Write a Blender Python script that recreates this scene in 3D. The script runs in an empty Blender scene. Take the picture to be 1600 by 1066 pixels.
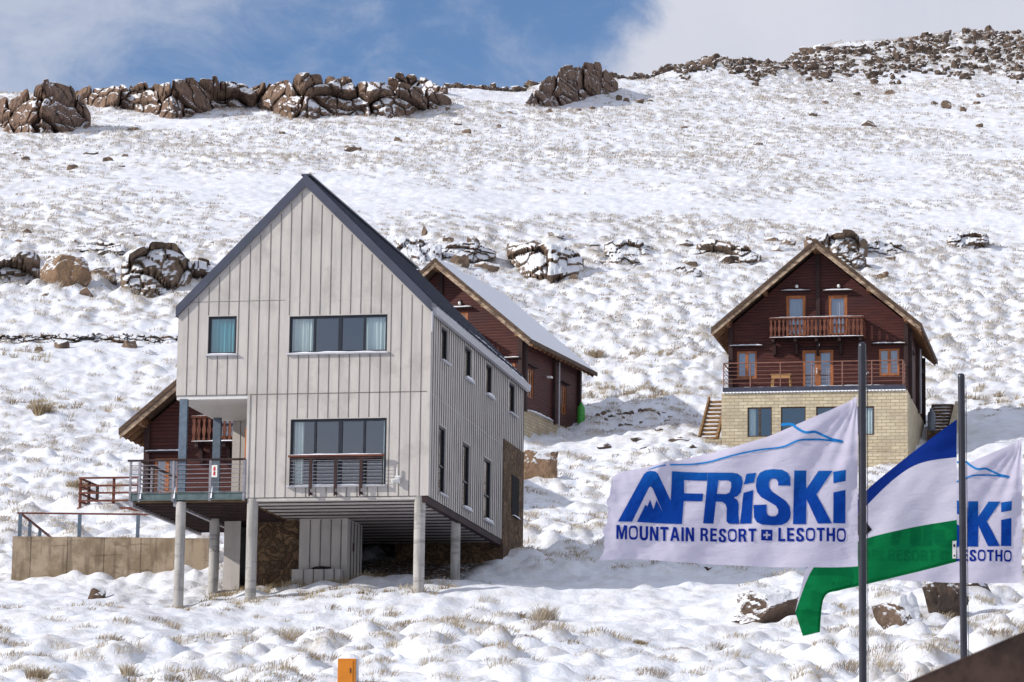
import bpy, bmesh, math, random
import numpy as np
from mathutils import Vector, Matrix, noise, geometry
random.seed(7)
rng = np.random.default_rng(11)
scene = bpy.context.scene
COL = scene.collection
R_ = math.radians

# ------------------------------------------------------------------ camera geometry
F_PX = 5500.0
PITCH, ROLL = R_(9.81), R_(0.74)
cR, sR = math.cos(ROLL), math.sin(ROLL)
AX = np.array([1.0, 0, 0])
AU = np.array([0, -math.sin(PITCH), math.cos(PITCH)])
AF = np.array([0, math.cos(PITCH), math.sin(PITCH)])
def ray(px, py):
    a = (px - 800) / F_PX; b = (533 - py) / F_PX
    return AX * (cR * a - sR * b) + AU * (sR * a + cR * b) + AF
def at(px, py, Y):
    d = ray(px, py); return d * (Y / d[1])
class Frame:
    def __init__(s, o, yaw):
        s.yaw = yaw; a = R_(yaw); s.o = np.array(o, float)
        s.u = np.array([math.cos(a), -math.sin(a), 0]); s.v = np.array([math.sin(a), math.cos(a), 0])
    def w(s, x, y, z): return s.o + s.u * x + s.v * y + np.array([0, 0, z])

cam_d = bpy.data.cameras.new('camera'); cam = bpy.data.objects.new('camera', cam_d); COL.objects.link(cam)
right = AX * cR + AU * sR; up = -AX * sR + AU * cR
cam.matrix_world = Matrix(((right[0], up[0], -AF[0], 0), (right[1], up[1], -AF[1], 0), (right[2], up[2], -AF[2], 0), (0, 0, 0, 1)))
cam_d.sensor_width = 36; cam_d.sensor_fit = 'HORIZONTAL'; cam_d.lens = F_PX / 1600 * 36
cam_d.clip_start = 0.5; cam_d.clip_end = 6000
cam_d.dof.use_dof = True; cam_d.dof.focus_distance = 80; cam_d.dof.aperture_fstop = 9
scene.camera = cam

# ------------------------------------------------------------------ materials
def new_mat(name):
    m = bpy.data.materials.new(name); m.use_nodes = True
    nt = m.node_tree; nt.nodes.clear()
    out = nt.nodes.new('ShaderNodeOutputMaterial')
    return m, nt, out
class NT:
    def __init__(s, nt): s.nt = nt
    def n(s, t, **kw):
        nd = s.nt.nodes.new(t)
        ins = kw.pop('ins', {})
        for k, v in kw.items(): setattr(nd, k, v)
        for k, v in ins.items():
            sock = nd.inputs[k]
            if hasattr(v, 'links') or isinstance(v, bpy.types.NodeSocket): s.nt.links.new(v, sock)
            else: sock.default_value = v
        return nd
    def math(s, op, a, b=0.0, c=None, clamp=False):
        nd = s.n('ShaderNodeMath', operation=op, use_clamp=clamp, ins={0: a, 1: b})
        if c is not None: nd.inputs[2].default_value = c
        return nd.outputs[0]
    def mix(s, f, a, b):
        nd = s.nt.nodes.new('ShaderNodeMix'); nd.data_type = 'RGBA'
        for sock, v in ((nd.inputs[0], f), (nd.inputs[6], a), (nd.inputs[7], b)):
            if isinstance(v, bpy.types.NodeSocket): s.nt.links.new(v, sock)
            else: sock.default_value = v if not isinstance(v, tuple) or len(v) == 4 else (*v, 1)
        return nd.outputs[2]
    def noise(s, vec, scale, detail=4, rough=.55, dist=0):
        return s.n('ShaderNodeTexNoise', ins={'Vector': vec, 'Scale': scale, 'Detail': detail, 'Roughness': rough, 'Distortion': dist}).outputs[0]
    def ramp(s, v, lo, hi):
        nd = s.n('ShaderNodeMapRange', interpolation_type='SMOOTHSTEP', ins={0: v, 1: lo, 2: hi, 3: 0.0, 4: 1.0})
        return nd.outputs[0]
    def scalevec(s, vec, x, y, z):
        return s.n('ShaderNodeVectorMath', operation='MULTIPLY', ins={0: vec, 1: (x, y, z)}).outputs[0]
    def bump(s, h, strength, dist, normal=None):
        nd = s.n('ShaderNodeBump', ins={'Height': h, 'Strength': strength, 'Distance': dist})
        if normal is not None: s.nt.links.new(normal, nd.inputs['Normal'])
        return nd.outputs[0]
    def principled(s, out, col, rough=.7, spec=.3, normal=None, metal=0.0):
        p = s.n('ShaderNodeBsdfPrincipled')
        for k, v in (('Base Color', col), ('Roughness', rough), ('Specular IOR Level', spec), ('Metallic', metal)):
            if isinstance(v, bpy.types.NodeSocket): s.nt.links.new(v, p.inputs[k])
            else: p.inputs[k].default_value = (*v, 1) if isinstance(v, tuple) and len(v) == 3 else v
        if normal is not None: s.nt.links.new(normal, p.inputs['Normal'])
        s.nt.links.new(p.outputs[0], out.inputs[0])
        return p
M = {}
def simple(name, col, rough=.6, spec=.3, var=.15, scale=6.0, bump=.0, metal=0.0, stretch=(1, 1, 1)):
    m, nt, out = new_mat(name); t = NT(nt)
    co = t.n('ShaderNodeTexCoord').outputs['Object']
    v = t.noise(t.scalevec(co, *stretch), scale, 5)
    d = tuple(max(0, c * (1 - var)) for c in col); l = tuple(min(1, c * (1 + var)) for c in col)
    c = t.mix(t.ramp(v, .3, .7), d, l)
    nrm = t.bump(v, bump, .03) if bump else None
    t.principled(out, c, rough, spec, nrm, metal)
    M[name] = m
    return m
SNOW = (.85, .87, .92)
def snow_over(t, base, geo, co, lo, hi, nscale=3.0, amp=.35):
    """snow lying on the faces that look up"""
    nz = t.n('ShaderNodeSeparateXYZ', ins={0: geo.outputs['Normal']}).outputs[2]
    n1 = t.math('MULTIPLY', t.math('SUBTRACT', t.noise(co, nscale, 5, .6), .5), amp * 2)
    f = t.ramp(t.math('ADD', nz, n1), lo, hi)
    return t.mix(f, base, SNOW), f

def mat_snow_ground():
    m, nt, out = new_mat('snow_ground'); t = NT(nt)
    geo = t.n('ShaderNodeNewGeometry'); pos = geo.outputs['Position']
    nz = t.n('ShaderNodeSeparateXYZ', ins={0: geo.outputs['True Normal']}).outputs[2]
    tuft = t.n('ShaderNodeAttribute', attribute_name='tuft').outputs['Fac']
    earth = t.n('ShaderNodeAttribute', attribute_name='earth').outputs['Fac']
    n_f = t.noise(pos, 7.0, 6, .65); n_m = t.noise(pos, .55, 4); n_l = t.noise(pos, .09, 3)
    snow = t.mix(t.ramp(n_m, .3, .75), (.84, .87, .94), (.78, .81, .89))
    grass = t.mix(t.ramp(n_f, .35, .65), (.24, .185, .125), (.50, .44, .36))
    dirt = t.mix(t.ramp(n_f, .35, .65), (.05, .035, .025), (.16, .105, .07))
    g = t.math('MULTIPLY', tuft, t.ramp(t.math('ADD', n_f, t.math('MULTIPLY', n_l, .5)), .50, .84))
    c = t.mix(g, snow, grass)
    steep = t.math('ADD', t.math('SUBTRACT', 1.0, nz), t.math('MULTIPLY', t.math('SUBTRACT', n_f, .5), .35))
    c = t.mix(t.math('MULTIPLY', t.ramp(steep, .44, .6), .5), c, grass)
    e = t.math('MULTIPLY', earth, t.ramp(n_f, .33, .5))
    c = t.mix(e, c, dirt)
    nrm = t.bump(t.noise(pos, 4.0, 8, .68), .7, .12)
    t.principled(out, c, .75, .25, nrm)
    M['snow_ground'] = m
def mat_rock(name, a, b, lo=.55, hi=.72, amp=.38, nsc=1.6):
    m, nt, out = new_mat(name); t = NT(nt)
    geo = t.n('ShaderNodeNewGeometry'); pos = geo.outputs['Position']
    rnd = t.n('ShaderNodeObjectInfo').outputs['Random']
    n1 = t.noise(pos, 1.1, 8, .68, .3); n2 = t.noise(pos, 5.0, 5, .7)
    n3 = t.noise(t.scalevec(pos, 1.0, 1.0, .3), .9, 5, .6)
    c = t.mix(t.ramp(n1, .34, .66), a, b)
    c = t.mix(t.math('MULTIPLY', rnd, .3), c, (.20, .14, .10))
    c = t.mix(t.math('MULTIPLY', t.ramp(n2, .56, .7), .55), c, (.055, .042, .036))
    c = t.mix(t.math('MULTIPLY', t.ramp(n3, .56, .66), .6), c, (.05, .042, .04))
    c, f = snow_over(t, c, geo, pos, lo, hi, nsc, amp)
    h = t.math('ADD', t.noise(pos, 2.2, 8, .75), t.math('MULTIPLY', n2, .6))
    t.principled(out, c, .85, .2, t.bump(h, .9, .18))
    M[name] = m
def mat_grass():
    m, nt, out = new_mat('dry_grass'); t = NT(nt)
    a = t.n('ShaderNodeAttribute', attribute_name='tint').outputs['Color']
    d = t.n('ShaderNodeBsdfDiffuse', ins={'Color': a}); tr = t.n('ShaderNodeBsdfTranslucent', ins={'Color': a})
    mx = t.n('ShaderNodeMixShader', ins={0: .3, 1: d.outputs[0], 2: tr.outputs[0]})
    nt.links.new(mx.outputs[0], out.inputs[0]); M['dry_grass'] = m
def mat_cladding():
    m, nt, out = new_mat('cladding'); t = NT(nt)
    co = t.n('ShaderNodeTexCoord').outputs['Object']
    streak = t.noise(t.scalevec(co, 3.2, 3.2, .45), 1.0, 5, .6)
    blot = t.noise(co, .9, 5, .6); fine = t.noise(t.scalevec(co, 30, 30, 2), 1.0, 3)
    c = t.mix(t.ramp(streak, .35, .65), (.515, .48, .45), (.44, .41, .39))
    c = t.mix(t.math('MULTIPLY', t.ramp(blot, .5, .66), .5), c, (.33, .305, .285))
    c = t.mix(t.math('MULTIPLY', t.ramp(fine, .5, .8), .18), c, (.33, .31, .30))
    t.principled(out, c, .6, .3, t.bump(fine, .12, .01)); M['cladding'] = m
def mat_logs():
    m, nt, out = new_mat('log_siding'); t = NT(nt)
    co = t.n('ShaderNodeTexCoord').outputs['Object']
    z = t.n('ShaderNodeSeparateXYZ', ins={0: co}).outputs[2]
    ph = t.math('FRACT', t.math('MULTIPLY', z, 1 / .15))
    prof = t.math('SINE', t.math('MULTIPLY', ph, math.pi))
    row = t.math('FLOOR', t.math('MULTIPLY', z, 1 / .15))
    rv = t.n('ShaderNodeTexWhiteNoise', noise_dimensions='1D', ins={'W': row}).outputs[0]
    grain = t.noise(t.scalevec(co, 1.2, 1.2, 16), 1.0, 5, .65); blot = t.noise(co, .55, 4)
    c = t.mix(t.ramp(grain, .3, .7), (.042, .011, .010), (.100, .025, .017))
    c = t.mix(t.math('MULTIPLY', rv, .35), c, (.055, .012, .014))
    c = t.mix(t.math('MULTIPLY', t.ramp(blot, .45, .7), .5), c, (.035, .012, .016))
    c = t.mix(t.math('MULTIPLY', t.ramp(prof, .25, .08), .75), c, (.016, .008, .008))
    t.principled(out, c, .62, .3, t.bump(t.math('POWER', prof, .5), .6, .03)); M['log_siding'] = m
def mat_bricks():
    m, nt, out = new_mat('sand_brick'); t = NT(nt)
    geo = t.n('ShaderNodeNewGeometry')
    co = t.n('ShaderNodeTexCoord').outputs['Object']
    s = t.n('ShaderNodeSeparateXYZ', ins={0: co})
    uv = t.n('ShaderNodeCombineXYZ', ins={0: t.math('ADD', s.outputs[0], s.outputs[1]), 1: s.outputs[2], 2: 0.0}).outputs[0]
    b = t.n('ShaderNodeTexBrick', ins={'Vector': uv, 'Color1': (.60, .52, .37, 1), 'Color2': (.49, .41, .28, 1), 'Mortar': (.25, .20, .14, 1),
          'Scale': 1.0, 'Mortar Size': .013, 'Mortar Smooth': .2, 'Bias': -.1, 'Brick Width': .44, 'Row Height': .165})
    n = t.noise(co, 1.2, 5); n2 = t.noise(co, 14, 4)
    c = t.mix(t.math('MULTIPLY', t.ramp(n, .45, .62), .5), b.outputs[0], (.36, .30, .22))
    c = t.mix(t.math('MULTIPLY', t.ramp(n2, .5, .8), .25), c, (.62, .55, .42))
    t.principled(out, c, .85, .2, t.bump(t.math('SUBTRACT', t.math('MULTIPLY', n2, .4), b.outputs[1]), .6, .02)); M['sand_brick'] = m
def mat_rubble():
    m, nt, out = new_mat('rubble_stone'); t = NT(nt)
    co = t.n('ShaderNodeTexCoord').outputs['Object']
    w = t.n('ShaderNodeVectorMath', operation='ADD', ins={0: co, 1: t.n('ShaderNodeVectorMath', operation='SCALE', ins={0: t.n('ShaderNodeTexNoise', ins={'Vector': co, 'Scale': 1.7, 'Detail': 3.0}).outputs[1], 3: .9}).outputs[0]}).outputs[0]
    v1 = t.n('ShaderNodeTexVoronoi', feature='DISTANCE_TO_EDGE', ins={'Vector': w, 'Scale': 4.3}).outputs[0]
    v2 = t.n('ShaderNodeTexVoronoi', ins={'Vector': w, 'Scale': 4.3}).outputs['Color']
    g = t.n('ShaderNodeSeparateColor', ins={0: v2}).outputs[0]
    n = t.noise(co, 9, 5, .65)
    c = t.mix(g, (.085, .05, .032), (.23, .145, .085))
    c = t.mix(t.math('MULTIPLY', t.ramp(n, .4, .7), .5), c, (.07, .045, .03))
    c = t.mix(t.math('MULTIPLY', t.ramp(t.math('ADD', v1, t.math('MULTIPLY', n, .08)), .12, .05), .8), c, (.12, .09, .065))
    t.principled(out, c, .9, .2, t.bump(t.math('ADD', t.math('MINIMUM', v1, .12), t.math('MULTIPLY', n, .06)), 1.0, .35)); M['rubble_stone'] = m
def mat_concrete(name, a, b, stain, streak=True):
    m, nt, out = new_mat(name); t = NT(nt)
    co = t.n('ShaderNodeTexCoord').outputs['Object']
    n = t.noise(co, .9, 7, .65); v = t.noise(t.scalevec(co, 3.0, 3.0, .35), 1.0, 5, .6); h = t.noise(t.scalevec(co, .5, .5, 3.2), 1.0, 6, .7)
    f = t.noise(co, 12, 4, .7)
    c = t.mix(t.ramp(n, .42, .58), a, b)
    c = t.mix(t.math('MULTIPLY', t.ramp(v, .5, .64), .55), c, stain)
    c = t.mix(t.math('MULTIPLY', t.ramp(h, .53, .62), .6), c, stain)
    c = t.mix(t.math('MULTIPLY', t.ramp(f, .55, .8), .35), c, tuple(x * .5 for x in stain))
    if streak:
        x = t.n('ShaderNodeSeparateXYZ', ins={0: co}).outputs[0]
        fr = t.math('ABSOLUTE', t.math('SUBTRACT', t.math('FRACT', t.math('MULTIPLY', x, 1 / 1.18)), .5))
        c = t.mix(t.math('MULTIPLY', t.ramp(fr, .022, .006), .65), c, tuple(x * .4 for x in stain))
    t.principled(out, c, .85, .2, t.bump(t.math('ADD', f, n), .35, .03)); M[name] = m
def mat_glass(name, refl, tint):
    m, nt, out = new_mat(name); t = NT(nt)
    tr = t.n('ShaderNodeBsdfTransparent', ins={'Color': (*tint, 1)}); gl = t.n('ShaderNodeBsdfGlossy', ins={'Color': (.76, .69, .64, 1), 'Roughness': .03})
    mx = t.n('ShaderNodeMixShader', ins={0: refl, 1: tr.outputs[0], 2: gl.outputs[0]}); nt.links.new(mx.outputs[0], out.inputs[0]); M[name] = m
def mat_cloth(name, col, through=.0, transl=.35):
    m, nt, out = new_mat(name); t = NT(nt)
    co = t.n('ShaderNodeTexCoord').outputs['Object']
    n = t.noise(co, 2.0, 4); c = t.mix(n, tuple(x * .93 for x in col), col)
    weave = t.noise(t.scalevec(co, 1, 1, 1), 60, 2)
    crease = t.noise(t.scalevec(co, 2.2, 1, 7), 1.6, 5, .6, .8)
    nrm = t.bump(t.math('ADD', t.math('MULTIPLY', crease, 1.6), t.math('MULTIPLY', weave, .2)), .5, .02)
    d = t.n('ShaderNodeBsdfDiffuse', ins={'Color': c, 'Normal': nrm}); tl = t.n('ShaderNodeBsdfTranslucent', ins={'Color': c})
    mx = t.n('ShaderNodeMixShader', ins={0: transl, 1: d.outputs[0], 2: tl.outputs[0]}).outputs[0]
    if through:
        tp = t.n('ShaderNodeBsdfTransparent', ins={'Color': (*col, 1)})
        mx = t.n('ShaderNodeMixShader', ins={0: through, 1: mx, 2: tp.outputs[0]}).outputs[0]
    nt.links.new(mx, out.inputs[0]); M[name] = m
def mat_print(name, lo, hi, z0, z1):
    m, nt, out = new_mat(name); t = NT(nt)
    z = t.n('ShaderNodeSeparateXYZ', ins={0: t.n('ShaderNodeTexCoord').outputs['Object']}).outputs[2]
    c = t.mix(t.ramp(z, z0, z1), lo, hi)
    d = t.n('ShaderNodeBsdfDiffuse', ins={'Color': c}); nt.links.new(d.outputs[0], out.inputs[0]); M[name] = m
def mat_snowcap():
    m, nt, out = new_mat('snow_layer'); t = NT(nt)
    co = t.n('ShaderNodeNewGeometry').outputs['Position']
    n = t.noise(co, 3, 6, .6)
    t.principled(out, t.mix(n, (.84, .86, .91), (.78, .80, .86)), .75, .25, t.bump(n, .4, .06)); M['snow_layer'] = m
def mat_timber(name, a, b, stretch=(1, 1, 1), snow=False, bump=.4):
    m, nt, out = new_mat(name); t = NT(nt)
    co = t.n('ShaderNodeTexCoord').outputs['Object']
    g = t.noise(t.scalevec(co, *stretch), 1.0, 6, .7); n = t.noise(co, 2.2, 4)
    c = t.mix(t.ramp(g, .32, .68), a, b)
    c = t.mix(t.math('MULTIPLY', t.ramp(n, .5, .75), .4), c, tuple(x * .5 for x in a))
    t.principled(out, c, .7, .25, t.bump(g, bump, .02)); M[name] = m

mat_snow_ground(); mat_grass(); mat_cladding(); mat_logs(); mat_bricks(); mat_rubble(); mat_snowcap()
mat_rock('brown_rock', (.10, .072, .055), (.27, .19, .135), .50, .66, .4, 1.3)
mat_rock('cliff_rock', (.105, .066, .05), (.27, .175, .125), .50, .64, .5, .8)
mat_rock('dark_rock', (.05, .038, .032), (.15, .10, .075), .42, .60, .35, 1.4)
mat_rock('earth_rock', (.05, .032, .022), (.17, .105, .06), .50, .62, .55, .8)
mat_rock('drift_rock', (.075, .052, .042), (.20, .135, .10), -.05, .12, .30, 1.6)
mat_rock('tan_rock', (.20, .125, .07), (.34, .22, .14), .34, .46, .42, .7)
mat_rock('scree_rock', (.045, .034, .029), (.15, .105, .08), .62, .80, .40, 2.0)
mat_rock('snowy_rock', (.10, .068, .052), (.26, .175, .12), .16, .34, .50, .8)
mat_rock('red_rock', (.17, .10, .06), (.30, .185, .11), .40, .55, .45, 1.0)
mat_concrete('stained_concrete', (.26, .195, .13), (.40, .315, .225), (.11, .08, .058))
mat_concrete('column_concrete', (.36, .345, .325), (.44, .42, .40), (.17, .165, .16), False)
mat_glass('house_glass', .30, (.80, .85, .86)); mat_glass('chalet_glass', .38, (.75, .76, .78))
mat_cloth('white_cloth', (.60, .57, .70), 0, .3); mat_cloth('blue_cloth', (.010, .036, .24), .03); mat_cloth('green_cloth', (.007, .205, .062), .36); mat_cloth('flag_white', (.64, .62, .72), .05, .3)
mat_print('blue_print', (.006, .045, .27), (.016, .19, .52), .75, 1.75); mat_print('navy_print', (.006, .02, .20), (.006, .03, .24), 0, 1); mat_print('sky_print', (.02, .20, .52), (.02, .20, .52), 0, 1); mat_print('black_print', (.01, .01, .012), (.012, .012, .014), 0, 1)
simple('navy_frame', (.012, .016, .028), .45, .4, .2); simple('seam', (.15, .135, .125), .7, .2, .25, 3)
simple('slate_metal', (.050, .056, .085), .42, .5, .12, 2.0); simple('light_trim', (.46, .46, .50), .5, .4, .1)
simple('gutter_paint', (.40, .40, .43), .5, .4, .08); simple('white_paint', (.62, .61, .60), .6, .3, .05)
simple('steel_blue', (.10, .135, .18), .5, .4, .15); simple('teal_steel', (.085, .125, .13), .5, .4, .2); simple('rail_grey', (.23, .22, .25), .45, .5, .2)
simple('pole_black', (.018, .018, .028), .3, .5, .2); simple('rope_white', (.7, .69, .68), .8, .2)
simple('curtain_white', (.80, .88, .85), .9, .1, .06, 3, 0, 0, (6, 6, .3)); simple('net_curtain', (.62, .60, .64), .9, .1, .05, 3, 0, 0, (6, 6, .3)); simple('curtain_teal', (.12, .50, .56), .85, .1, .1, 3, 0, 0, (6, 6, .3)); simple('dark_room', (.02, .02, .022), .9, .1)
simple('orange_paint', (.58, .19, .01), .45, .4, .08, 3); simple('orange_wood', (.36, .125, .045), .55, .3, .25, 5, .1, 0, (1, 1, .3)); simple('lamp_glass', (.75, .75, .73), .3, .5, .03)
simple('gas_green', (.05, .33, .05), .4, .5, .15); simple('gas_grey', (.10, .115, .15), .4, .5, .15); simple('valve_brass', (.18, .14, .08), .4, .5, .2, 6, 0, .6)
simple('deck_slab', (.045, .048, .075), .6, .3, .2); simple('rust_rail', (.23, .105, .075), .55, .4, .2); simple('red_paint', (.55, .03, .03), .5, .4); simple('sign_white', (.75, .74, .72), .5, .4, .04)
simple('dish_grey', (.42, .42, .45), .5, .4, .1); simple('soil', (.03, .022, .018), .95, .1, .5, 8, .5)
simple('table_wood', (.44, .24, .10), .6, .3, .2, 5, .1, 0, (1, 1, 4))
mat_timber('barge_dark', (.05, .032, .022), (.12, .075, .05), (2, 2, 9)); mat_timber('barge_light', (.085, .052, .036), (.50, .37, .26), (2.2, 2.2, 4.5))
mat_timber('soffit_wood', (.13, .06, .03), (.27, .14, .07), (1.5, 8, 1.5)); mat_timber('dark_beam', (.022, .012, .014), (.05, .026, .024), (2, 2, 1)); mat_timber('baluster_wood', (.07, .022, .015), (.20, .075, .045), (8, 8, 1.2))
mat_timber('red_timber', (.09, .025, .017), (.19, .065, .04), (1, 3, 7)); mat_timber('deck_soffit', (.07, .042, .02), (.20, .125, .06), (1, 6, 1)); mat_timber('stair_wood', (.18, .10, .045), (.36, .22, .11), (2, 2, 6)); mat_timber('shed_wood', (.035, .018, .012), (.115, .065, .045), (4, 1, 4), bump=.8)

# ------------------------------------------------------------------ mesh builder
class MB:
    def __init__(s): s.v = []; s.f = []; s.mi = []; s.k = 0
    def slot(s, k): s.k = k; return s
    def poly(s, pts):
        i = len(s.v); s.v += [tuple(map(float, p)) for p in pts]; s.f.append(tuple(range(i, i + len(pts)))); s.mi.append(s.k); return s
    def hexa(s, b, t):
        n = len(b); i = len(s.v); s.v += [tuple(map(float, p)) for p in b + t]
        s.f.append(tuple(range(i + n - 1, i - 1, -1))); s.f.append(tuple(range(i + n, i + 2 * n))); s.mi += [s.k] * 2
        for j in range(n):
            k = (j + 1) % n; s.f.append((i + j, i + k, i + n + k, i + n + j)); s.mi.append(s.k)
        return s
    def box(s, x0, x1, y0, y1, z0, z1):
        return s.hexa([(x0, y0, z0), (x1, y0, z0), (x1, y1, z0), (x0, y1, z0)], [(x0, y0, z1), (x1, y0, z1), (x1, y1, z1), (x0, y1, z1)])
    def prism(s, pts2, mapf, d0, d1): return s.hexa([mapf(a, z, d0) for a, z in pts2], [mapf(a, z, d1) for a, z in pts2])
    def bar(s, p, q, w, h=None, upv=(0, 0, 1)):
        h = h or w; p = Vector(p); q = Vector(q); d = (q - p).normalized(); u = Vector(upv)
        a = d.cross(u)
        if a.length < 1e-3: a = d.cross(Vector((1, 0, 0)))
        a.normalize(); b = a.cross(d); a *= w / 2; b *= h / 2
        return s.hexa([p - a - b, p + a - b, p + a + b, p - a + b], [q - a - b, q + a - b, q + a + b, q - a + b])
    def cyl(s, p, q, r0, r1=None, n=14):
        r1 = r0 if r1 is None else r1; p = Vector(p); q = Vector(q); d = (q - p).normalized()
        a = d.cross(Vector((0, 0, 1)) if abs(d.z) < .9 else Vector((1, 0, 0))).normalized(); b = d.cross(a)
        c = [(math.cos(2 * math.pi * j / n), math.sin(2 * math.pi * j / n)) for j in range(n)]
        return s.hexa([p + a * (x * r0) + b * (y * r0) for x, y in c], [q + a * (x * r1) + b * (y * r1) for x, y in c])
    def lathe(s, prof, cx, cy, n=20):
        i = len(s.v)
        for r, z in prof:
            for j in range(n): s.v.append((cx + r * math.cos(2 * math.pi * j / n), cy + r * math.sin(2 * math.pi * j / n), z))
        for k in range(len(prof) - 1):
            for j in range(n):
                l = (j + 1) % n; s.f.append((i + k * n + j, i + k * n + l, i + (k + 1) * n + l, i + (k + 1) * n + j)); s.mi.append(s.k)
        return s
    def build(s, name, mats, parent=None, smooth=False, bevel=0):
        me = bpy.data.meshes.new(name); me.from_pydata(s.v, [], s.f); me.update()
        for m in (mats if isinstance(mats, (list, tuple)) else [mats]): me.materials.append(M[m] if isinstance(m, str) else m)
        me.polygons.foreach_set('material_index', s.mi)
        if smooth: me.polygons.foreach_set('use_smooth', [True] * len(me.polygons))
        o = bpy.data.objects.new(name, me); COL.objects.link(o)
        if parent is not None: o.parent = parent
        if bevel:
            b = o.modifiers.new('edge', 'BEVEL'); b.width = bevel; b.segments = 2; b.limit_method = 'ANGLE'
        return o
def tag(o, label=None, cat=None, group=None, kind=None):
    for k, v in (('label', label), ('category', cat), ('group', group), ('kind', kind)):
        if v: o[k] = v
    return o
def thing(name, loc, yaw, label, cat, group=None):
    o = bpy.data.objects.new(name, None); COL.objects.link(o); o.empty_display_size = .3
    o.location = Vector([float(c) for c in loc]); o.rotation_euler = (0, 0, -R_(yaw))
    return tag(o, label, cat, group)
def clip_poly(poly, conv):
    """Sutherland-Hodgman, conv counter-clockwise"""
    out = list(poly)
    for i in range(len(conv)):
        a, b = conv[i], conv[(i + 1) % len(conv)]; inp = out; out = []
        side = lambda p: (b[0] - a[0]) * (p[1] - a[1]) - (b[1] - a[1]) * (p[0] - a[0])
        for j in range(len(inp)):
            p, q = inp[j], inp[(j + 1) % len(inp)]; sp, sq = side(p), side(q)
            if sp >= -1e-9: out.append(p)
            if (sp > 1e-9 and sq < -1e-9) or (sp < -1e-9 and sq > 1e-9):
                t = sp / (sp - sq); out.append((p[0] + (q[0] - p[0]) * t, p[1] + (q[1] - p[1]) * t))
        if len(out) < 3: return []
    return out
def wall(mb, mapf, conv, holes, reveal=.14):
    xs = sorted({p[0] for p in conv} | {h[0] for h in holes} | {h[1] for h in holes})
    zs = sorted({p[1] for p in conv} | {h[2] for h in holes} | {h[3] for h in holes})
    for i in range(len(xs) - 1):
        for j in range(len(zs) - 1):
            cx, cz = (xs[i] + xs[i + 1]) / 2, (zs[j] + zs[j + 1]) / 2
            if any(h[0] < cx < h[1] and h[2] < cz < h[3] for h in holes): continue
            c = clip_poly([(xs[i], zs[j]), (xs[i + 1], zs[j]), (xs[i + 1], zs[j + 1]), (xs[i], zs[j + 1])], conv)
            if c: mb.poly([mapf(a, z, 0) for a, z in c])
    for a0, a1, z0, z1 in holes:
        r = [(a0, z0), (a1, z0), (a1, z1), (a0, z1)]
        for k in range(4):
            p, q = r[k], r[(k + 1) % 4]; mb.poly([mapf(*p, 0), mapf(*q, 0), mapf(*q, reveal), mapf(*p, reveal)])
def front(c): return lambda a, z, d: (a, c + d, z)
def back(c): return lambda a, z, d: (a, c - d, z)
def rightw(c): return lambda a, z, d: (c - d, a, z)
def leftw(c): return lambda a, z, d: (c + d, a, z)
def window(parent, mapf, a0, a1, z0, z1, mull=(), fw=.07, fmat='navy_frame', glass='house_glass', curtains=(), cmat='curtain_white', d0=.05, label=None, name='window', hbar=(), mw=None):
    m = MB(); w = a1 - a0; mw = mw or fw
    g = .003
    pr = lambda x0, x1, y0, y1: m.prism([(x0, y0), (x1, y0), (x1, y1), (x0, y1)], mapf, d0, d0 + .08)
    pr(a0 + g, a0 + fw, z0 + g, z1 - g); pr(a1 - fw, a1 - g, z0 + g, z1 - g); pr(a0 + fw, a1 - fw, z0 + g, z0 + fw); pr(a0 + fw, a1 - fw, z1 - fw, z1 - g)
    cuts = [a0 + fw]
    for fr, ww in [(q if isinstance(q, tuple) else (q, mw)) for q in mull]:
        x = a0 + w * fr; pr(x - ww / 2, x + ww / 2, z0 + fw, z1 - fw)
    for fr in hbar:
        z = z0 + (z1 - z0) * fr; m.prism([(a0 + fw, z - mw / 2), (a1 - fw, z - mw / 2), (a1 - fw, z + mw / 2), (a0 + fw, z + mw / 2)], mapf, d0 + .01, d0 + .07)
    o = m.build(name, fmat, parent, bevel=.004)
    if label: o['label'] = label
    p = MB().poly([mapf(a0 + fw * .6, z0 + fw * .6, d0 + .045), mapf(a1 - fw * .6, z0 + fw * .6, d0 + .045), mapf(a1 - fw * .6, z1 - fw * .6, d0 + .045), mapf(a0 + fw * .6, z1 - fw * .6, d0 + .045)])
    p.build('pane', glass, o)
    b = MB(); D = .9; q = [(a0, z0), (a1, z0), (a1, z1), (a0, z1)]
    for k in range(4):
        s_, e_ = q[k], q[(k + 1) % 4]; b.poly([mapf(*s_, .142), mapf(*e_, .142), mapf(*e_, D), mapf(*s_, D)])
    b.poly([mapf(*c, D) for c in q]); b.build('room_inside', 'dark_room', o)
    for c0, c1 in curtains:
        m = MB(); n = max(8, int((c1 - c0) * 40)); pts = []
        for i in range(n + 1):
            a = c0 + (c1 - c0) * i / n; pts.append((a, .19 + .025 * math.sin(i * 1.25) + .012 * math.sin(i * 2.9 + c0)))
        for i in range(n):
            (p0, e0), (p1, e1) = pts[i], pts[i + 1]; sp = .03 * math.sin(i * .7)
            m.poly([mapf(p0, z0 + .02, e0 + sp * .3), mapf(p1, z0 + .02, e1 + sp * .3), mapf(p1, z1 - .02, e1), mapf(p0, z1 - .02, e0)])
        m.build('curtain', cmat, o, True)
    return o
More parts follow.
